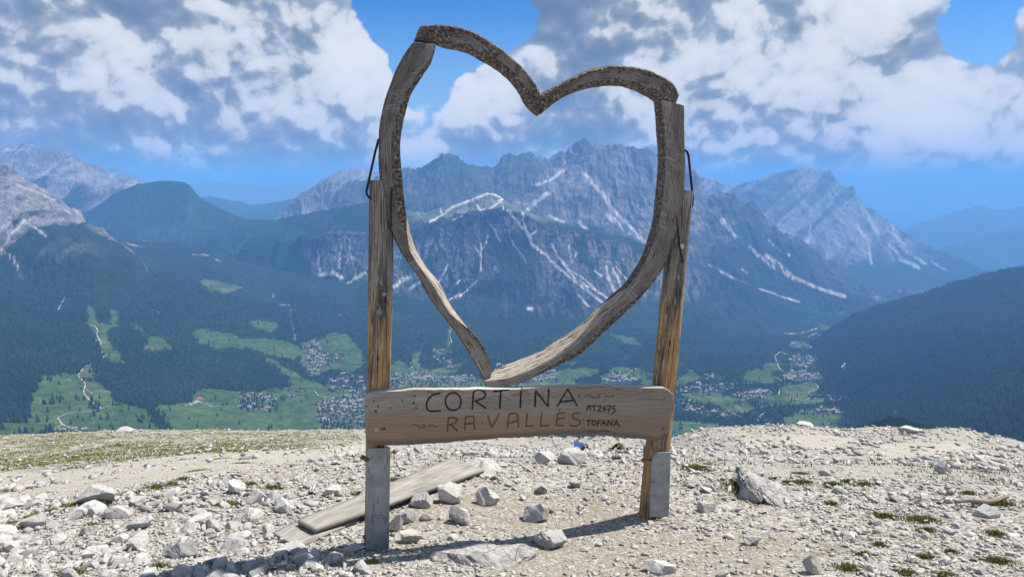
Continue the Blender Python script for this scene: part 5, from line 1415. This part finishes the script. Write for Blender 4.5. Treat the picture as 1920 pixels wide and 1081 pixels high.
# back face: strips between top and bottom runs
kk = np.arange(NX - 1)
top_b = nb + np.arange(NX); bot_b = nb + (NX + NYY - 2) + np.arange(NX - 1, -1, -1)
backf = np.stack([top_b[kk], top_b[kk + 1], bot_b[kk + 1], bot_b[kk]], -1)
AF = np.concatenate([gf[:, ::-1], rimf[:, ::-1], backf])
ue = np.array([(on_frame(1262, 780, BOFF) - on_frame(685, 780, BOFF)).length])[0]
uvb = np.stack([(BX.ravel() - 685) / 577 * ue, (BY.ravel() - 720) / 577 * ue], -1)
uvall = np.concatenate([uvb, uvb[ring_idx]])
pad = np.zeros(m_)
def m_board(nt):
    uv = nt.attr('grain_uv', 'Vector')
    warp = nt.noise(nt.scale3(uv, (1.4, 5.0, 1)), 1.0, 3)
    sx = nt.node('ShaderNodeSeparateXYZ'); nt.put(sx.inputs[0], uv)
    tone = nt.noise(nt.scale3(uv, (1.2, 10, 1)), 1.0, 4, .6)
    grain = nt.noise(nt.scale3(uv, (3.0, 150, 1)), 1.0, 5, .62)
    low = nt.ss(nt.m('ADD', sx.outputs[1], nt.m('MULTIPLY', nt.noise(uv, 3.0, 3), .12)), .20, .36)
    c = nt.mix(nt.ss(tone, .3, .7), (.26, .23, .20), (.39, .345, .295))
    c = nt.mix(nt.m('MULTIPLY', low, .68), c, (.31, .18, .09))
    right = nt.ss(sx.outputs[0], 1.2, 1.6)
    c = nt.mix(nt.m('MULTIPLY', right, .55), c, (.26, .205, .155))
    ph = nt.m('ADD', nt.m('MULTIPLY', sx.outputs[1], 30.0), nt.m('MULTIPLY', warp, 16.0))
    ring = nt.ss(nt.m('SINE', nt.m('MULTIPLY', ph, 6.28)), .4, .98)
    up = nt.ss(sx.outputs[1], .20, .06)
    c = nt.mix(nt.m('MULTIPLY', ring, nt.m('ADD', nt.m('MULTIPLY', up, .38), .10)), c, (.13, .10, .08))
    c = nt.mix(nt.m('MULTIPLY', nt.ss(grain, .53, .70), .55), c, (.13, .095, .065))
    c = nt.mix(nt.m('MULTIPLY', nt.ss(grain, .46, .32), .30), c, (.46, .40, .33))
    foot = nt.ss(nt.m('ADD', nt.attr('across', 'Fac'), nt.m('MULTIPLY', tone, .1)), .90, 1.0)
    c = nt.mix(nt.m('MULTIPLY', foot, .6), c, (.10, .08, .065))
    sp = nt.ss(nt.noise(nt.scale3(uv, (4, 30, 1)), 1.0, 4, .65), .64, .72)
    c = nt.mix(nt.m('MULTIPLY', sp, .5), c, (.11, .09, .075))
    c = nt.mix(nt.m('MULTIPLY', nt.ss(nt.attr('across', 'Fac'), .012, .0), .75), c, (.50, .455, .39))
    c = nt.mix(nt.attr('brown', 'Fac'), c, (.25, .11, .03))
    c = nt.mix(nt.attr('dark', 'Fac'), c, (.022, .016, .012))
    return c, nt.bump(nt.m('MULTIPLY', grain, -1.0), .7, .004)
M_BOARD = material('carved_board_wood', m_board, .8, .22)
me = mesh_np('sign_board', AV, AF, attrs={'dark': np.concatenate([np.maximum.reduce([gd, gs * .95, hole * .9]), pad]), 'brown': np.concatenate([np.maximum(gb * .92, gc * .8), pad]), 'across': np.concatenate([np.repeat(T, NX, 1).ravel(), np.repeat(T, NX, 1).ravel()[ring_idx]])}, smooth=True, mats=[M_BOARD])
ga = me.attributes.new('grain_uv', 'FLOAT2', 'POINT'); ga.data.foreach_set('vector', uvall.astype(np.float32).ravel())
bm = bmesh.new(); bm.from_mesh(me); bmesh.ops.recalc_face_normals(bm, faces=bm.faces); bm.to_mesh(me); bm.free()
try: me.set_sharp_from_angle(angle=R(50))
except Exception: pass
board = link('sign_board', me, FRAME)
board['label'] = 'broad brown plank carved CORTINA, RA VALLES, MT 2475, TOFANA'

# ---- steel, bolts, iron rods
def m_plate(nt):
    p = nt.geo()
    n = nt.noise(p, 9.0, 5, .6)
    c = nt.mix(nt.ss(n, .3, .7), (.235, .247, .257), (.34, .35, .358))
    scr = nt.noise(nt.scale3(p, (60, 60, 8)), 1.0, 5, .7)
    c = nt.mix(nt.m('MULTIPLY', nt.ss(scr, .58, .66), .8), c, (.05, .055, .06))
    sp = nt.noise(nt.scale3(p, (14, 14, 50)), 1.0, 4, .7)
    c = nt.mix(nt.m('MULTIPLY', nt.ss(sp, .57, .67), .65), c, (.08, .085, .09))
    ru = nt.noise(nt.v('ADD', p, (3, 1, 2)), 16.0, 5, .7)
    rust = nt.ss(ru, .70, .78)
    c = nt.mix(nt.m('MULTIPLY', rust, .75), c, (.20, .095, .035))
    return c, nt.bump(scr, .15, .002), nt.lin(rust, 0, 1, .5, .9)
M_PLATE = material('galvanised_steel', m_plate, .5, .4, .25)
M_RUST = material('rusty_bolt', lambda nt: nt.mix(nt.noise(nt.geo(), 90, 4), (.10, .075, .05), (.34, .26, .16)), .7, .3, .5)
M_IRON = material('black_iron', lambda nt: (nt.mix(nt.noise(nt.geo(), 60, 3), (.012, .011, .011), (.04, .033, .03)), nt.bump(nt.noise(nt.geo(), 120, 2), .6, .003)), .6, .3, .3)
def plate(name, outline, off, th, parent):
    P = [on_frame(x, y, off) - FO for x, y in outline]
    bm = bmesh.new()
    f = bm.faces.new([bm.verts.new(p) for p in P])
    r = bmesh.ops.extrude_face_region(bm, geom=[f], use_keep_orig=True)
    bmesh.ops.translate(bm, vec=-FN * th, verts=[g for g in r['geom'] if isinstance(g, bmesh.types.BMVert)])
    bmesh.ops.recalc_face_normals(bm, faces=bm.faces)
    bmesh.ops.bevel(bm, geom=bm.edges[:], offset=.0012, segments=1, affect='EDGES')
    me = bpy.data.meshes.new(name); bm.to_mesh(me); bm.free(); me.materials.append(M_PLATE)
    return link(name, me, parent)
def tube(name, pts, r, mat, parent, ring=10, ribs=0.0, closed=True):
    pts = [Vector(p) for p in pts]
    dense = []
    for a, b in zip(pts[:-1], pts[1:]):
        n = max(2, int((b - a).length / .006)) if ribs else 2
        dense += [a.lerp(b, k / n) for k in range(n)]
    dense.append(pts[-1])
    V, F = [], []
    for i, p in enumerate(dense):
        t = (dense[min(i + 1, len(dense) - 1)] - dense[max(i - 1, 0)]).normalized()
        u = t.cross(FN); u = u.normalized() if u.length > .01 else t.cross(Vector((0, 0, 1))).normalized()
        w = t.cross(u)
        rr = r * (1 + (ribs if i % 2 else -ribs))
        for k in range(ring):
            a = 2 * math.pi * k / ring
            V.append(p + (u * math.cos(a) + w * math.sin(a)) * rr)
    for i in range(len(dense) - 1):
        for k in range(ring):
            F.append((i * ring + k, i * ring + (k + 1) % ring, (i + 1) * ring + (k + 1) % ring, (i + 1) * ring + k))
    F.append(tuple(range(ring - 1, -1, -1))); F.append(tuple((len(dense) - 1) * ring + k for k in range(ring)))
    me = bpy.data.meshes.new(name); me.from_pydata(V, [], F); me.polygons.foreach_set('use_smooth', [len(f) == 4 for f in F])
    me.materials.append(mat)
    return link(name, me, parent)
def fr(px, py, off): return on_frame(px, py, off) - FO
RP = .088
pl = plate('steel_plate', [(691, 840), (729, 839), (728, 1030), (686, 1030), (687, 846)], RP + .004, .006, post_l); pl['label'] = 'scratched grey steel plate with rust at its foot'
plate('steel_flange', [(727.5, 839), (732, 840), (729.5, 1028), (726.5, 1028)], RP + .010, .055, post_l)
plate('steel_plate', [(690, 846), (731, 844), (729, 1020), (688, 1020)], -RP - .002, .006, post_l)
pr = plate('steel_plate', [(1229, 848), (1258, 847), (1254, 968), (1218, 968), (1221, 880), (1224, 856)], .112, .006, post_r); pr['label'] = 'scuffed grey steel plate standing on small stones'
plate('steel_plate', [(1207, 836), (1217, 838), (1219, 862), (1206, 868)], -.05, .006, post_r)
def bolt(pts, off, parent, r=.008, nut=.017):
    a, b = fr(*pts[0], off), fr(*pts[1], off)
    t = (b - a).normalized()
    o = tube('bolt', [a, b], r, M_RUST, parent, 10)
    for e, s in ((a, 1), (b, -1)):
        tube('nut', [e + t * s * .008, e + t * s * .026], nut, M_RUST, o, 6)
bolt([(675, 858), (745, 845)], .02, post_l)
bolt([(682, 862), (694, 861)], .095, post_l, .006, .013)
bolt([(680, 1006), (740, 1001)], .03, post_l, .007, .015)
bolt([(1202, 862), (1228, 861)], .07, post_r, .008, .015)
tube('iron_rod', [fr(712, 260, .05), fr(709, 264, .03), fr(703, 287, .03), fr(689, 350, .03), fr(687, 358, .03), fr(688, 365, .03), fr(693, 371, .03), fr(700, 374, .03)], .0075, M_IRON, FRAME, 10)
tube('iron_rod', [fr(1276, 282, .05), fr(1283, 281, .04), fr(1288, 284, .04), fr(1291, 292, .04), fr(1297, 350, .04), fr(1299, 370, .04), fr(1298, 385, .04), fr(1292, 392, .03)], .0085, M_IRON, FRAME, 10, .06)
tube('iron_rod', [fr(1256, 369, .085), fr(1261, 382, .11), fr(1266, 400, .11), fr(1271, 430, .11), fr(1274, 460, .11), fr(1278, 480, .105), fr(1280, 492, .08)], .0075, M_IRON, FRAME, 10, .09)
tube('iron_rod', [fr(735, 352, .085), fr(733.5, 380, .10), fr(733, 410, .10), fr(734, 425, .085)], .005, M_IRON, FRAME, 8, .12)
M_ZINC = material('zinc_screw', lambda nt: nt.mix(nt.noise(nt.geo(), 150, 2), (.35, .30, .12), (.55, .5, .3)), .4, .5, .6)
def screw(px, py, r=.011, mat=M_ZINC):
    a = on_frame(px, py, BOFF) - FO
    o = tube('screw', [a - FN * .010, a + FN * .003], r, mat, board, 12)
screw(705.5, 804.5); screw(1243, 803, .008, M_RUST); screw(1244, 748, .007, M_RUST)
# knot plug and stubs on the posts
tube('knot', [fr(718, 803, BOFF - .01) , fr(718.5, 803, BOFF + .004)], .014, M_LOG, board, 12)
tube('knot', [fr(711, 585, RP - .012), fr(711, 585, RP + .006)], .020, M_POST, post_l, 12)
tube('knot', [fr(720, 552, RP - .012), fr(720, 551, RP + .012)], .013, M_POST, post_l, 12)
tube('knot', [fr(1277, 462, RP - .02), fr(1278, 462, RP + .004)], .018, M_PALE, post_r, 12)

# ------------------------------------------------------------------ planks and stick on the ground
def m_plank(nt):
    uv = nt.attr('UVMap', 'Vector')
    g = nt.noise(nt.scale3(uv, (4, 120, 1)), 1.0, 5, .6); t = nt.noise(nt.scale3(uv, (2, 14, 1)), 1.0, 4, .6)
    c = nt.mix(nt.ss(t, .3, .7), (.22, .205, .18), (.36, .335, .295))
    c = nt.mix(nt.m('MULTIPLY', nt.ss(g, .50, .66), .85), c, (.11, .09, .07))
    return c, nt.bump(nt.m('MULTIPLY', g, -1.0), .7, .005)
M_PLANK = material('bleached_plank', m_plank, .85, .15)
def plank(corners, lift, th, label):
    """corners: near-left, near-right, far-right, far-left pixels of the top face"""
    P = [on_ground(*c) + Vector((0, 0, l)) for c, l in zip(corners, lift)]
    nu, nv = 60, 10
    U, Vv = np.meshgrid(np.linspace(0, 1, nu), np.linspace(0, 1, nv))
    a, b, c, d = [np.array(p) for p in P]
    G = (a[None, None] * ((1 - U) * (1 - Vv))[..., None] + b[None, None] * ((1 - U) * Vv)[..., None] + c[None, None] * (U * Vv)[..., None] + d[None, None] * (U * (1 - Vv))[..., None])
    L = np.linalg.norm(d - a)
    G[..., 2] += fbm(U * L * 5, Vv * 6, 3, 71) * .004
    edge = (np.minimum(Vv, 1 - Vv) < .02); G[..., 2] -= edge * .002
    top = G.reshape(-1, 3); bot = top - np.array((0, 0, th))
    n = len(top); gfc = grid_faces(nv, nu)
    i = np.arange(n).reshape(nv, nu)
    loop = np.concatenate([i[0], i[1:, -1], i[-1, -2::-1], i[-2:0:-1, 0]])
    l2 = np.roll(loop, -1)
    side = np.stack([loop, l2, l2 + n, loop + n], -1)
    F = np.concatenate([gfc, gfc[:, ::-1] + n, side])
    W_ = np.linalg.norm(b - a)
    uv = np.stack([U.ravel() * L, Vv.ravel() * W_], -1)
    me = mesh_np('plank', np.concatenate([top, bot]), F, mats=[M_PLANK])
    ua = me.attributes.new('UVMap', 'FLOAT2', 'POINT'); ua.data.foreach_set('vector', np.concatenate([uv, uv + np.array((0, .3))]).astype(np.float32).ravel())
    bm = bmesh.new(); bm.from_mesh(me); bmesh.ops.recalc_face_normals(bm, faces=bm.faces); bm.to_mesh(me); bm.free()
    return link('plank', me, label=label, cat='plank', group='weathered planks on the ground')
plank([(512, 1003), (556, 1030), (672, 978), (622, 952)], (.025, .025, .025, .025), .03, 'short grey plank end lying under the longer plank')
plank([(559, 992), (590, 1010), (908, 890), (846, 868)], (.075, .075, .06, .06), .032, 'long bleached plank lying behind the left post')
# stick
a, b = on_ground(1790, 950), on_ground(1892, 943)
V, F = [], []
tv = (b - a).normalized(); su = tv.cross(Vector((0, 0, 1))).normalized(); sw = su.cross(tv)
for k in range(24):
    t = k / 23; p = a.lerp(b, t) + Vector((0, 0, .045 + .012 * math.sin(t * 7))) + su * .02 * math.sin(t * 4)
    r = .020 - .010 * abs(t - .6) + random.uniform(-.002, .002)
    for j in range(8):
        V.append(p + (su * math.cos(j * .785) + sw * math.sin(j * .785)) * r)
    if k:
        for j in range(8): F.append(((k - 1) * 8 + j, (k - 1) * 8 + (j + 1) % 8, k * 8 + (j + 1) % 8, k * 8 + j))
F += [tuple(range(7, -1, -1)), tuple(23 * 8 + j for j in range(8))]
me = bpy.data.meshes.new('stick'); me.from_pydata(V, [], F); me.polygons.foreach_set('use_smooth', [True] * len(F))
me.materials.append(material('dry_stick', lambda nt: nt.mix(nt.noise(nt.scale3(nt.geo(), (12, 60, 60)), 1.0, 4), (.14, .11, .085), (.33, .28, .22)), .9, .1))
link('stick', me, label='weathered grey stick lying on stones at the right edge', cat='stick')
# thin marker post on the skyline
p = on_ground(1592, 799)
mk = bpy.data.objects.new('marker_post', None); COL.objects.link(mk); mk.location = p
tag(mk, 'thin pale marker post with a short arm on the right skyline', 'post')
bars('mast', [((0, 0, -.2), (0, 0, .36), .028)], M_PALE, mk)
bars('arm', [((-.13, 0, .35), (.015, 0, .365), .028)], M_PALE, mk)
# ------------------------------------------------------------------ people sitting on the slope
def flatmat(name, c, v=.25, rough=.85):
    return material(name, lambda nt: nt.mix(nt.noise(nt.objc(), 9.0, 3), tuple(x * (1 - v) for x in c), tuple(min(1, x * (1 + v)) for x in c)), rough, .15)
M_SKIN = flatmat('skin', (.50, .29, .20), .1, .6)
def skinned(name, verts, edges, radii, mat, parent, root=0, sub=2):
    me = bpy.data.meshes.new(name)
    me.from_pydata(verts, edges, [])
    o = link(name, me, parent)
    sk = o.modifiers.new('skin', 'SKIN'); sk.use_smooth_shade = True
    for i, r in enumerate(radii):
        rr = r if isinstance(r, tuple) else (r, r)
        me.skin_vertices[0].data[i].radius = rr
        me.skin_vertices[0].data[i].use_root = (i == root)
    sb = o.modifiers.new('smooth', 'SUBSURF'); sb.levels = sub; sb.render_levels = sub
    me.materials.append(mat)
    return o
def person(loc, rz, label, shirt, trousers, hair, lean, head_dn, reach, scale=1.0):
    root = bpy.data.objects.new('person', None); COL.objects.link(root)
    root.location = loc; root.rotation_euler = (0, 0, rz); root.scale = (scale,) * 3
    tag(root, label, 'person', 'people resting on the slope')
    ly = lean
    pel = (0, 0, .12); chest = (0, ly * .55, .42); neck = (0, ly, .60); hd = (0, ly + .03 + head_dn * .05, .70 - head_dn * .03); crown = (0, ly + .04 + head_dn * .09, .80 - head_dn * .06)
    V = [pel, (0, ly * .25, .26), chest, (0, ly * .9, .54), neck, hd, crown]; E_ = [(k, k + 1) for k in range(6)]
    Rr = [(.155, .12), (.14, .11), (.16, .12), (.10, .08), .055, (.082, .095), (.060, .07)]
    arms, legs = [], []
    for s in (-1, 1):
        b = len(V)
        sh = (s * .17, ly * .88, .52); el = (s * .24, ly + .10 + reach * .1, .32); wr = (s * .15, ly + .30 + reach * .1, .28); pal = (s * .12, ly + .37 + reach * .1, .29)
        V += [sh, el, wr, pal]; E_ += [(3, b), (b, b + 1), (b + 1, b + 2), (b + 2, b + 3)]; Rr += [.062, .044, .032, (.036, .02)]
        for f in range(4):
            V.append((pal[0] + s * (.026 - .017 * f), pal[1] + .055, pal[2] - .02 - .004 * f)); E_.append((b + 3, len(V) - 1)); Rr.append(.009)
        V.append((pal[0] - s * .035, pal[1] + .02, pal[2] + .02)); E_.append((b + 3, len(V) - 1)); Rr.append(.010)
        arms.append((sh, el, wr))
        b = len(V)
        hip = (s * .09, .03, .12); kn = (s * .14, .42, .34); an = (s * .13, .66, .06); toe = (s * .14, .84, .03)
        V += [hip, kn, an, toe]; E_ += [(0, b), (b, b + 1), (b + 1, b + 2), (b + 2, b + 3)]; Rr += [.085, .058, .040, (.04, .028)]
        legs.append((hip, kn, an, toe))
    skinned('body', V, E_, Rr, M_SKIN, root)
    # shirt: torso and short sleeves a little larger than the body
    V = [(0, 0, .10), (0, ly * .25, .26), chest, (0, ly * .9, .545), (0, ly * .98, .575)]; E_ = [(0, 1), (1, 2), (2, 3), (3, 4)]; Rr = [(.185, .15), (.175, .145), (.195, .15), (.14, .10), (.07, .065)]
    for (sh, el, wr) in arms:
        b = len(V); mid = tuple(sh[k] * .35 + el[k] * .65 for k in range(3))
        V += [sh, mid]; E_ += [(3, b), (b, b + 1)]; Rr += [.082, .066]
    skinned('shirt', V, E_, Rr, shirt, root)
    V = [(0, 0, .10)]; E_ = []; Rr = [(.175, .13)]
    for (hip, kn, an, toe) in legs:
        b = len(V); low = tuple(kn[k] * .25 + an[k] * .75 for k in range(3))
        V += [hip, kn, low]; E_ += [(0, b), (b, b + 1), (b + 1, b + 2)]; Rr += [.10, .072, .055]
    skinned('trousers', V, E_, Rr, trousers, root)
    for (hip, kn, an, toe) in legs:
        skinned('shoe', [(an[0], an[1], an[2] - .01), toe], [(0, 1)], [.05, .042], flatmat('shoe', (.03, .03, .035)), root, sub=1)
    skinned('hair', [(hd[0], hd[1] - .02, hd[2] - .01), (crown[0], crown[1] - .022, crown[2] + .012)], [(0, 1)], [(.086, .092), (.073, .082)], hair, root)
    # face: nose, eyes, mouth, ears
    def dab(nm, off, r, mat):
        bm = bmesh.new(); bmesh.ops.create_icosphere(bm, subdivisions=2, radius=1.0, matrix=Matrix.Translation(off) @ Matrix.Diagonal((*r, 1)))
        me = bpy.data.meshes.new(nm); bm.to_mesh(me); bm.free(); me.materials.append(mat); link(nm, me, root)
    hy, hz_ = (hd[1] + crown[1]) / 2, (hd[2] + crown[2]) / 2
    dab('nose', (0, hy + .095, hz_ - .02), (.012, .018, .02), M_SKIN)
    dab('mouth', (0, hy + .082, hz_ - .055), (.024, .008, .008), flatmat('lips', (.34, .13, .11)))
    for s in (-1, 1):
        dab('eye', (s * .032, hy + .080, hz_ + .008), (.012, .009, .008), flatmat('eye_dark', (.03, .02, .02)))
        dab('ear', (s * .086, hy, hz_ - .015), (.012, .022, .03), M_SKIN)
    return root
M_HAIR = flatmat('reddish_brown_hair', (.085, .030, .016), .3)
def seat(px, dist):
    x = (px - 960.0) / FOC * dist * 1.055
    return Vector((x, dist, float(ground_z(x, dist))))
p = seat(1082, 25.0)
person(p + Vector((0, 0, -.02)), R(-38), 'person in a light blue T-shirt sitting behind the slab', flatmat('light_blue_cotton', (.16, .34, .68), .08), flatmat('dark_trousers', (.025, .028, .04)), M_HAIR, .10, .6, .3, .92)
p = seat(1170, 29.0)
person(p + Vector((0, 0, -.02)), R(62), 'person in a sage green T-shirt hunched below the board', flatmat('sage_green_cotton', (.22, .30, .20), .08), flatmat('black_trousers', (.012, .012, .015)), M_HAIR, .26, 1.4, -.9, .92)

# ------------------------------------------------------------------ grass and cushion plants
def m_grass(nt):
    t = nt.attr('tint', 'Fac')
    return nt.mix(t, (.075, .105, .022), (.27, .24, .085))
M_GRASS = material('alpine_grass', m_grass, .8, .15)
def blades(x, y, h, seed, spread=.6, width=.10):
    rng = np.random.default_rng(seed)
    n = len(x); z = ground_z(x, y)
    a = rng.uniform(0, 6.283, n); ln = rng.uniform(.1, spread, n) * h
    w = h * width * rng.uniform(.7, 1.3, n)
    dx, dy = np.cos(a), np.sin(a)
    b0 = np.stack([x - dy * w, y + dx * w, z - .01], -1); b1 = np.stack([x + dy * w, y - dx * w, z - .01], -1)
    m0 = np.stack([x + dx * ln * .35 - dy * w * .7, y + dy * ln * .35 + dx * w * .7, z + h * .62], -1); m1 = np.stack([x + dx * ln * .35 + dy * w * .7, y + dy * ln * .35 - dx * w * .7, z + h * .62], -1)
    tp = np.stack([x + dx * ln, y + dy * ln, z + h * .95], -1)
    V = np.stack([b0, b1, m1, m0, tp], 1)
    base = (np.arange(n) * 5)[:, None]
    F = np.concatenate([base + np.array([0, 1, 2]), base + np.array([0, 2, 3]), base + np.array([3, 2, 4])])
    return V.reshape(-1, 3), F, np.repeat(np.clip(rng.normal(.42, .25, n), 0, 1), 5)
def grass_obj(parts, label):
    Vs, Fs, T, b = [], [], [], 0
    for v, f, t in parts:
        Vs.append(v); Fs.append(f + b); T.append(t); b += len(v)
    me = mesh_np('grass', np.concatenate(Vs), np.concatenate(Fs), attrs={'tint': np.concatenate(T)}, mats=[M_GRASS])
    link('grass', me, label=label, cat='grass', kind='stuff')
TUFTS = [(1303, 878, 52, 16), (1385, 915, 55, 22), (1500, 888, 30, 12), (1505, 905, 34, 12), (1560, 908, 40, 8), (1620, 908, 36, 8), (1590, 903, 26, 8), (1655, 968, 55, 12), (1727, 975, 60, 18), (1735, 995, 36, 10), (1868, 1002, 34, 14), (1600, 1005, 50, 12), (1648, 1022, 24, 8), (1588, 1065, 40, 16), (1735, 1045, 34, 9), (1870, 1052, 44, 14), (1700, 1075, 40, 12), (1770, 1080, 40, 12), (1780, 1035, 22, 8),
         (1880, 945, 50, 12), (1865, 940, 22, 8), (1738, 868, 30, 8), (1680, 862, 22, 7), (1850, 885, 40, 9), (1900, 880, 34, 10), (1700, 815, 30, 7), (1585, 806, 26, 6), (1440, 868, 26, 6), (1330, 870, 30, 7), (1560, 868, 22, 8), (1860, 900, 34, 8), (1620, 1040, 30, 8), (1815, 925, 30, 6), (1560, 945, 26, 7), (1475, 905, 20, 6),
         (20, 983, 50, 9), (66, 968, 44, 11), (100, 958, 44, 9), (130, 948, 40, 8), (250, 925, 44, 9), (290, 914, 48, 9), (322, 908, 34, 8), (370, 882, 46, 7), (345, 898, 30, 6), (430, 945, 60, 9), (515, 914, 40, 9), (470, 908, 30, 7), (195, 1028, 40, 20), (180, 1040, 30, 12), (170, 985, 24, 7), (215, 952, 30, 6), (225, 835, 40, 6), (410, 860, 50, 6), (455, 868, 40, 6), (345, 861, 24, 5),
         (670, 852, 24, 8), (700, 1055, 20, 6), (738, 900, 26, 8), (670, 926, 20, 7), (1085, 868, 30, 5), (1125, 858, 34, 5), (1070, 817, 26, 5), (1110, 820, 30, 6), (1040, 835, 22, 5), (1155, 860, 30, 5), (925, 898, 18, 6), (812, 1032, 18, 8), (1030, 960, 14, 4), (135, 1075, 50, 12), (300, 1062, 40, 8)]
parts = []
rng = np.random.default_rng(5)
for k, (px, py, w, h) in enumerate(TUFTS):
    c = on_ground(px, py); y = c.y
    W_ = w / FOC * y * .62; D_ = h / FOC * y * 1.6
    n = int(np.clip(420 * (w / 40) * max(h, 8) / 10, 160, 1100))
    q = rng.normal(size=(n, 2)) * .5
    x, yy = c.x + q[:, 0] * W_, c.y + q[:, 1] * D_
    hh = np.clip(h / FOC * y * .50, .035, .16) * rng.uniform(.5, 1.2, n) * (1 - .5 * np.clip(np.hypot(q[:, 0], q[:, 1]), 0, 1))
    parts.append(blades(x, yy, hh, 900 + k, .9, .12))
n = 16000
x, y = scatter_xy(rng, n, 4.0, 40, .9)
keep = (fbm(x / 1.5, y / 1.5, 3, 560) > .22) & (cover(x, y)[1] < .5) & (cover(x, y)[2] < .5)
x, y = x[keep], y[keep]
parts.append(blades(x, y, rng.uniform(.02, .05, len(x)) * np.clip(y / 7, .8, 2.2), 77, 1.0, .14))
grass_obj(parts, 'scattered tufts of green and straw-coloured alpine grass among stones')
n = 120000
x, y = scatter_xy(rng, n, 11, 47, .4)
px, py = proj(x, y, ground_z(x, y, False))
g, t, s = cover(x, y)
keep = (g > .5) & (fbm(x / 2.4, y / 2.4, 4, 570) > -.02)
x, y = x[keep], y[keep]
grass_obj([blades(x, y, rng.uniform(.03, .075, len(x)), 78, 1.4, .30)], 'short patchy turf along the left edge of the shoulder')
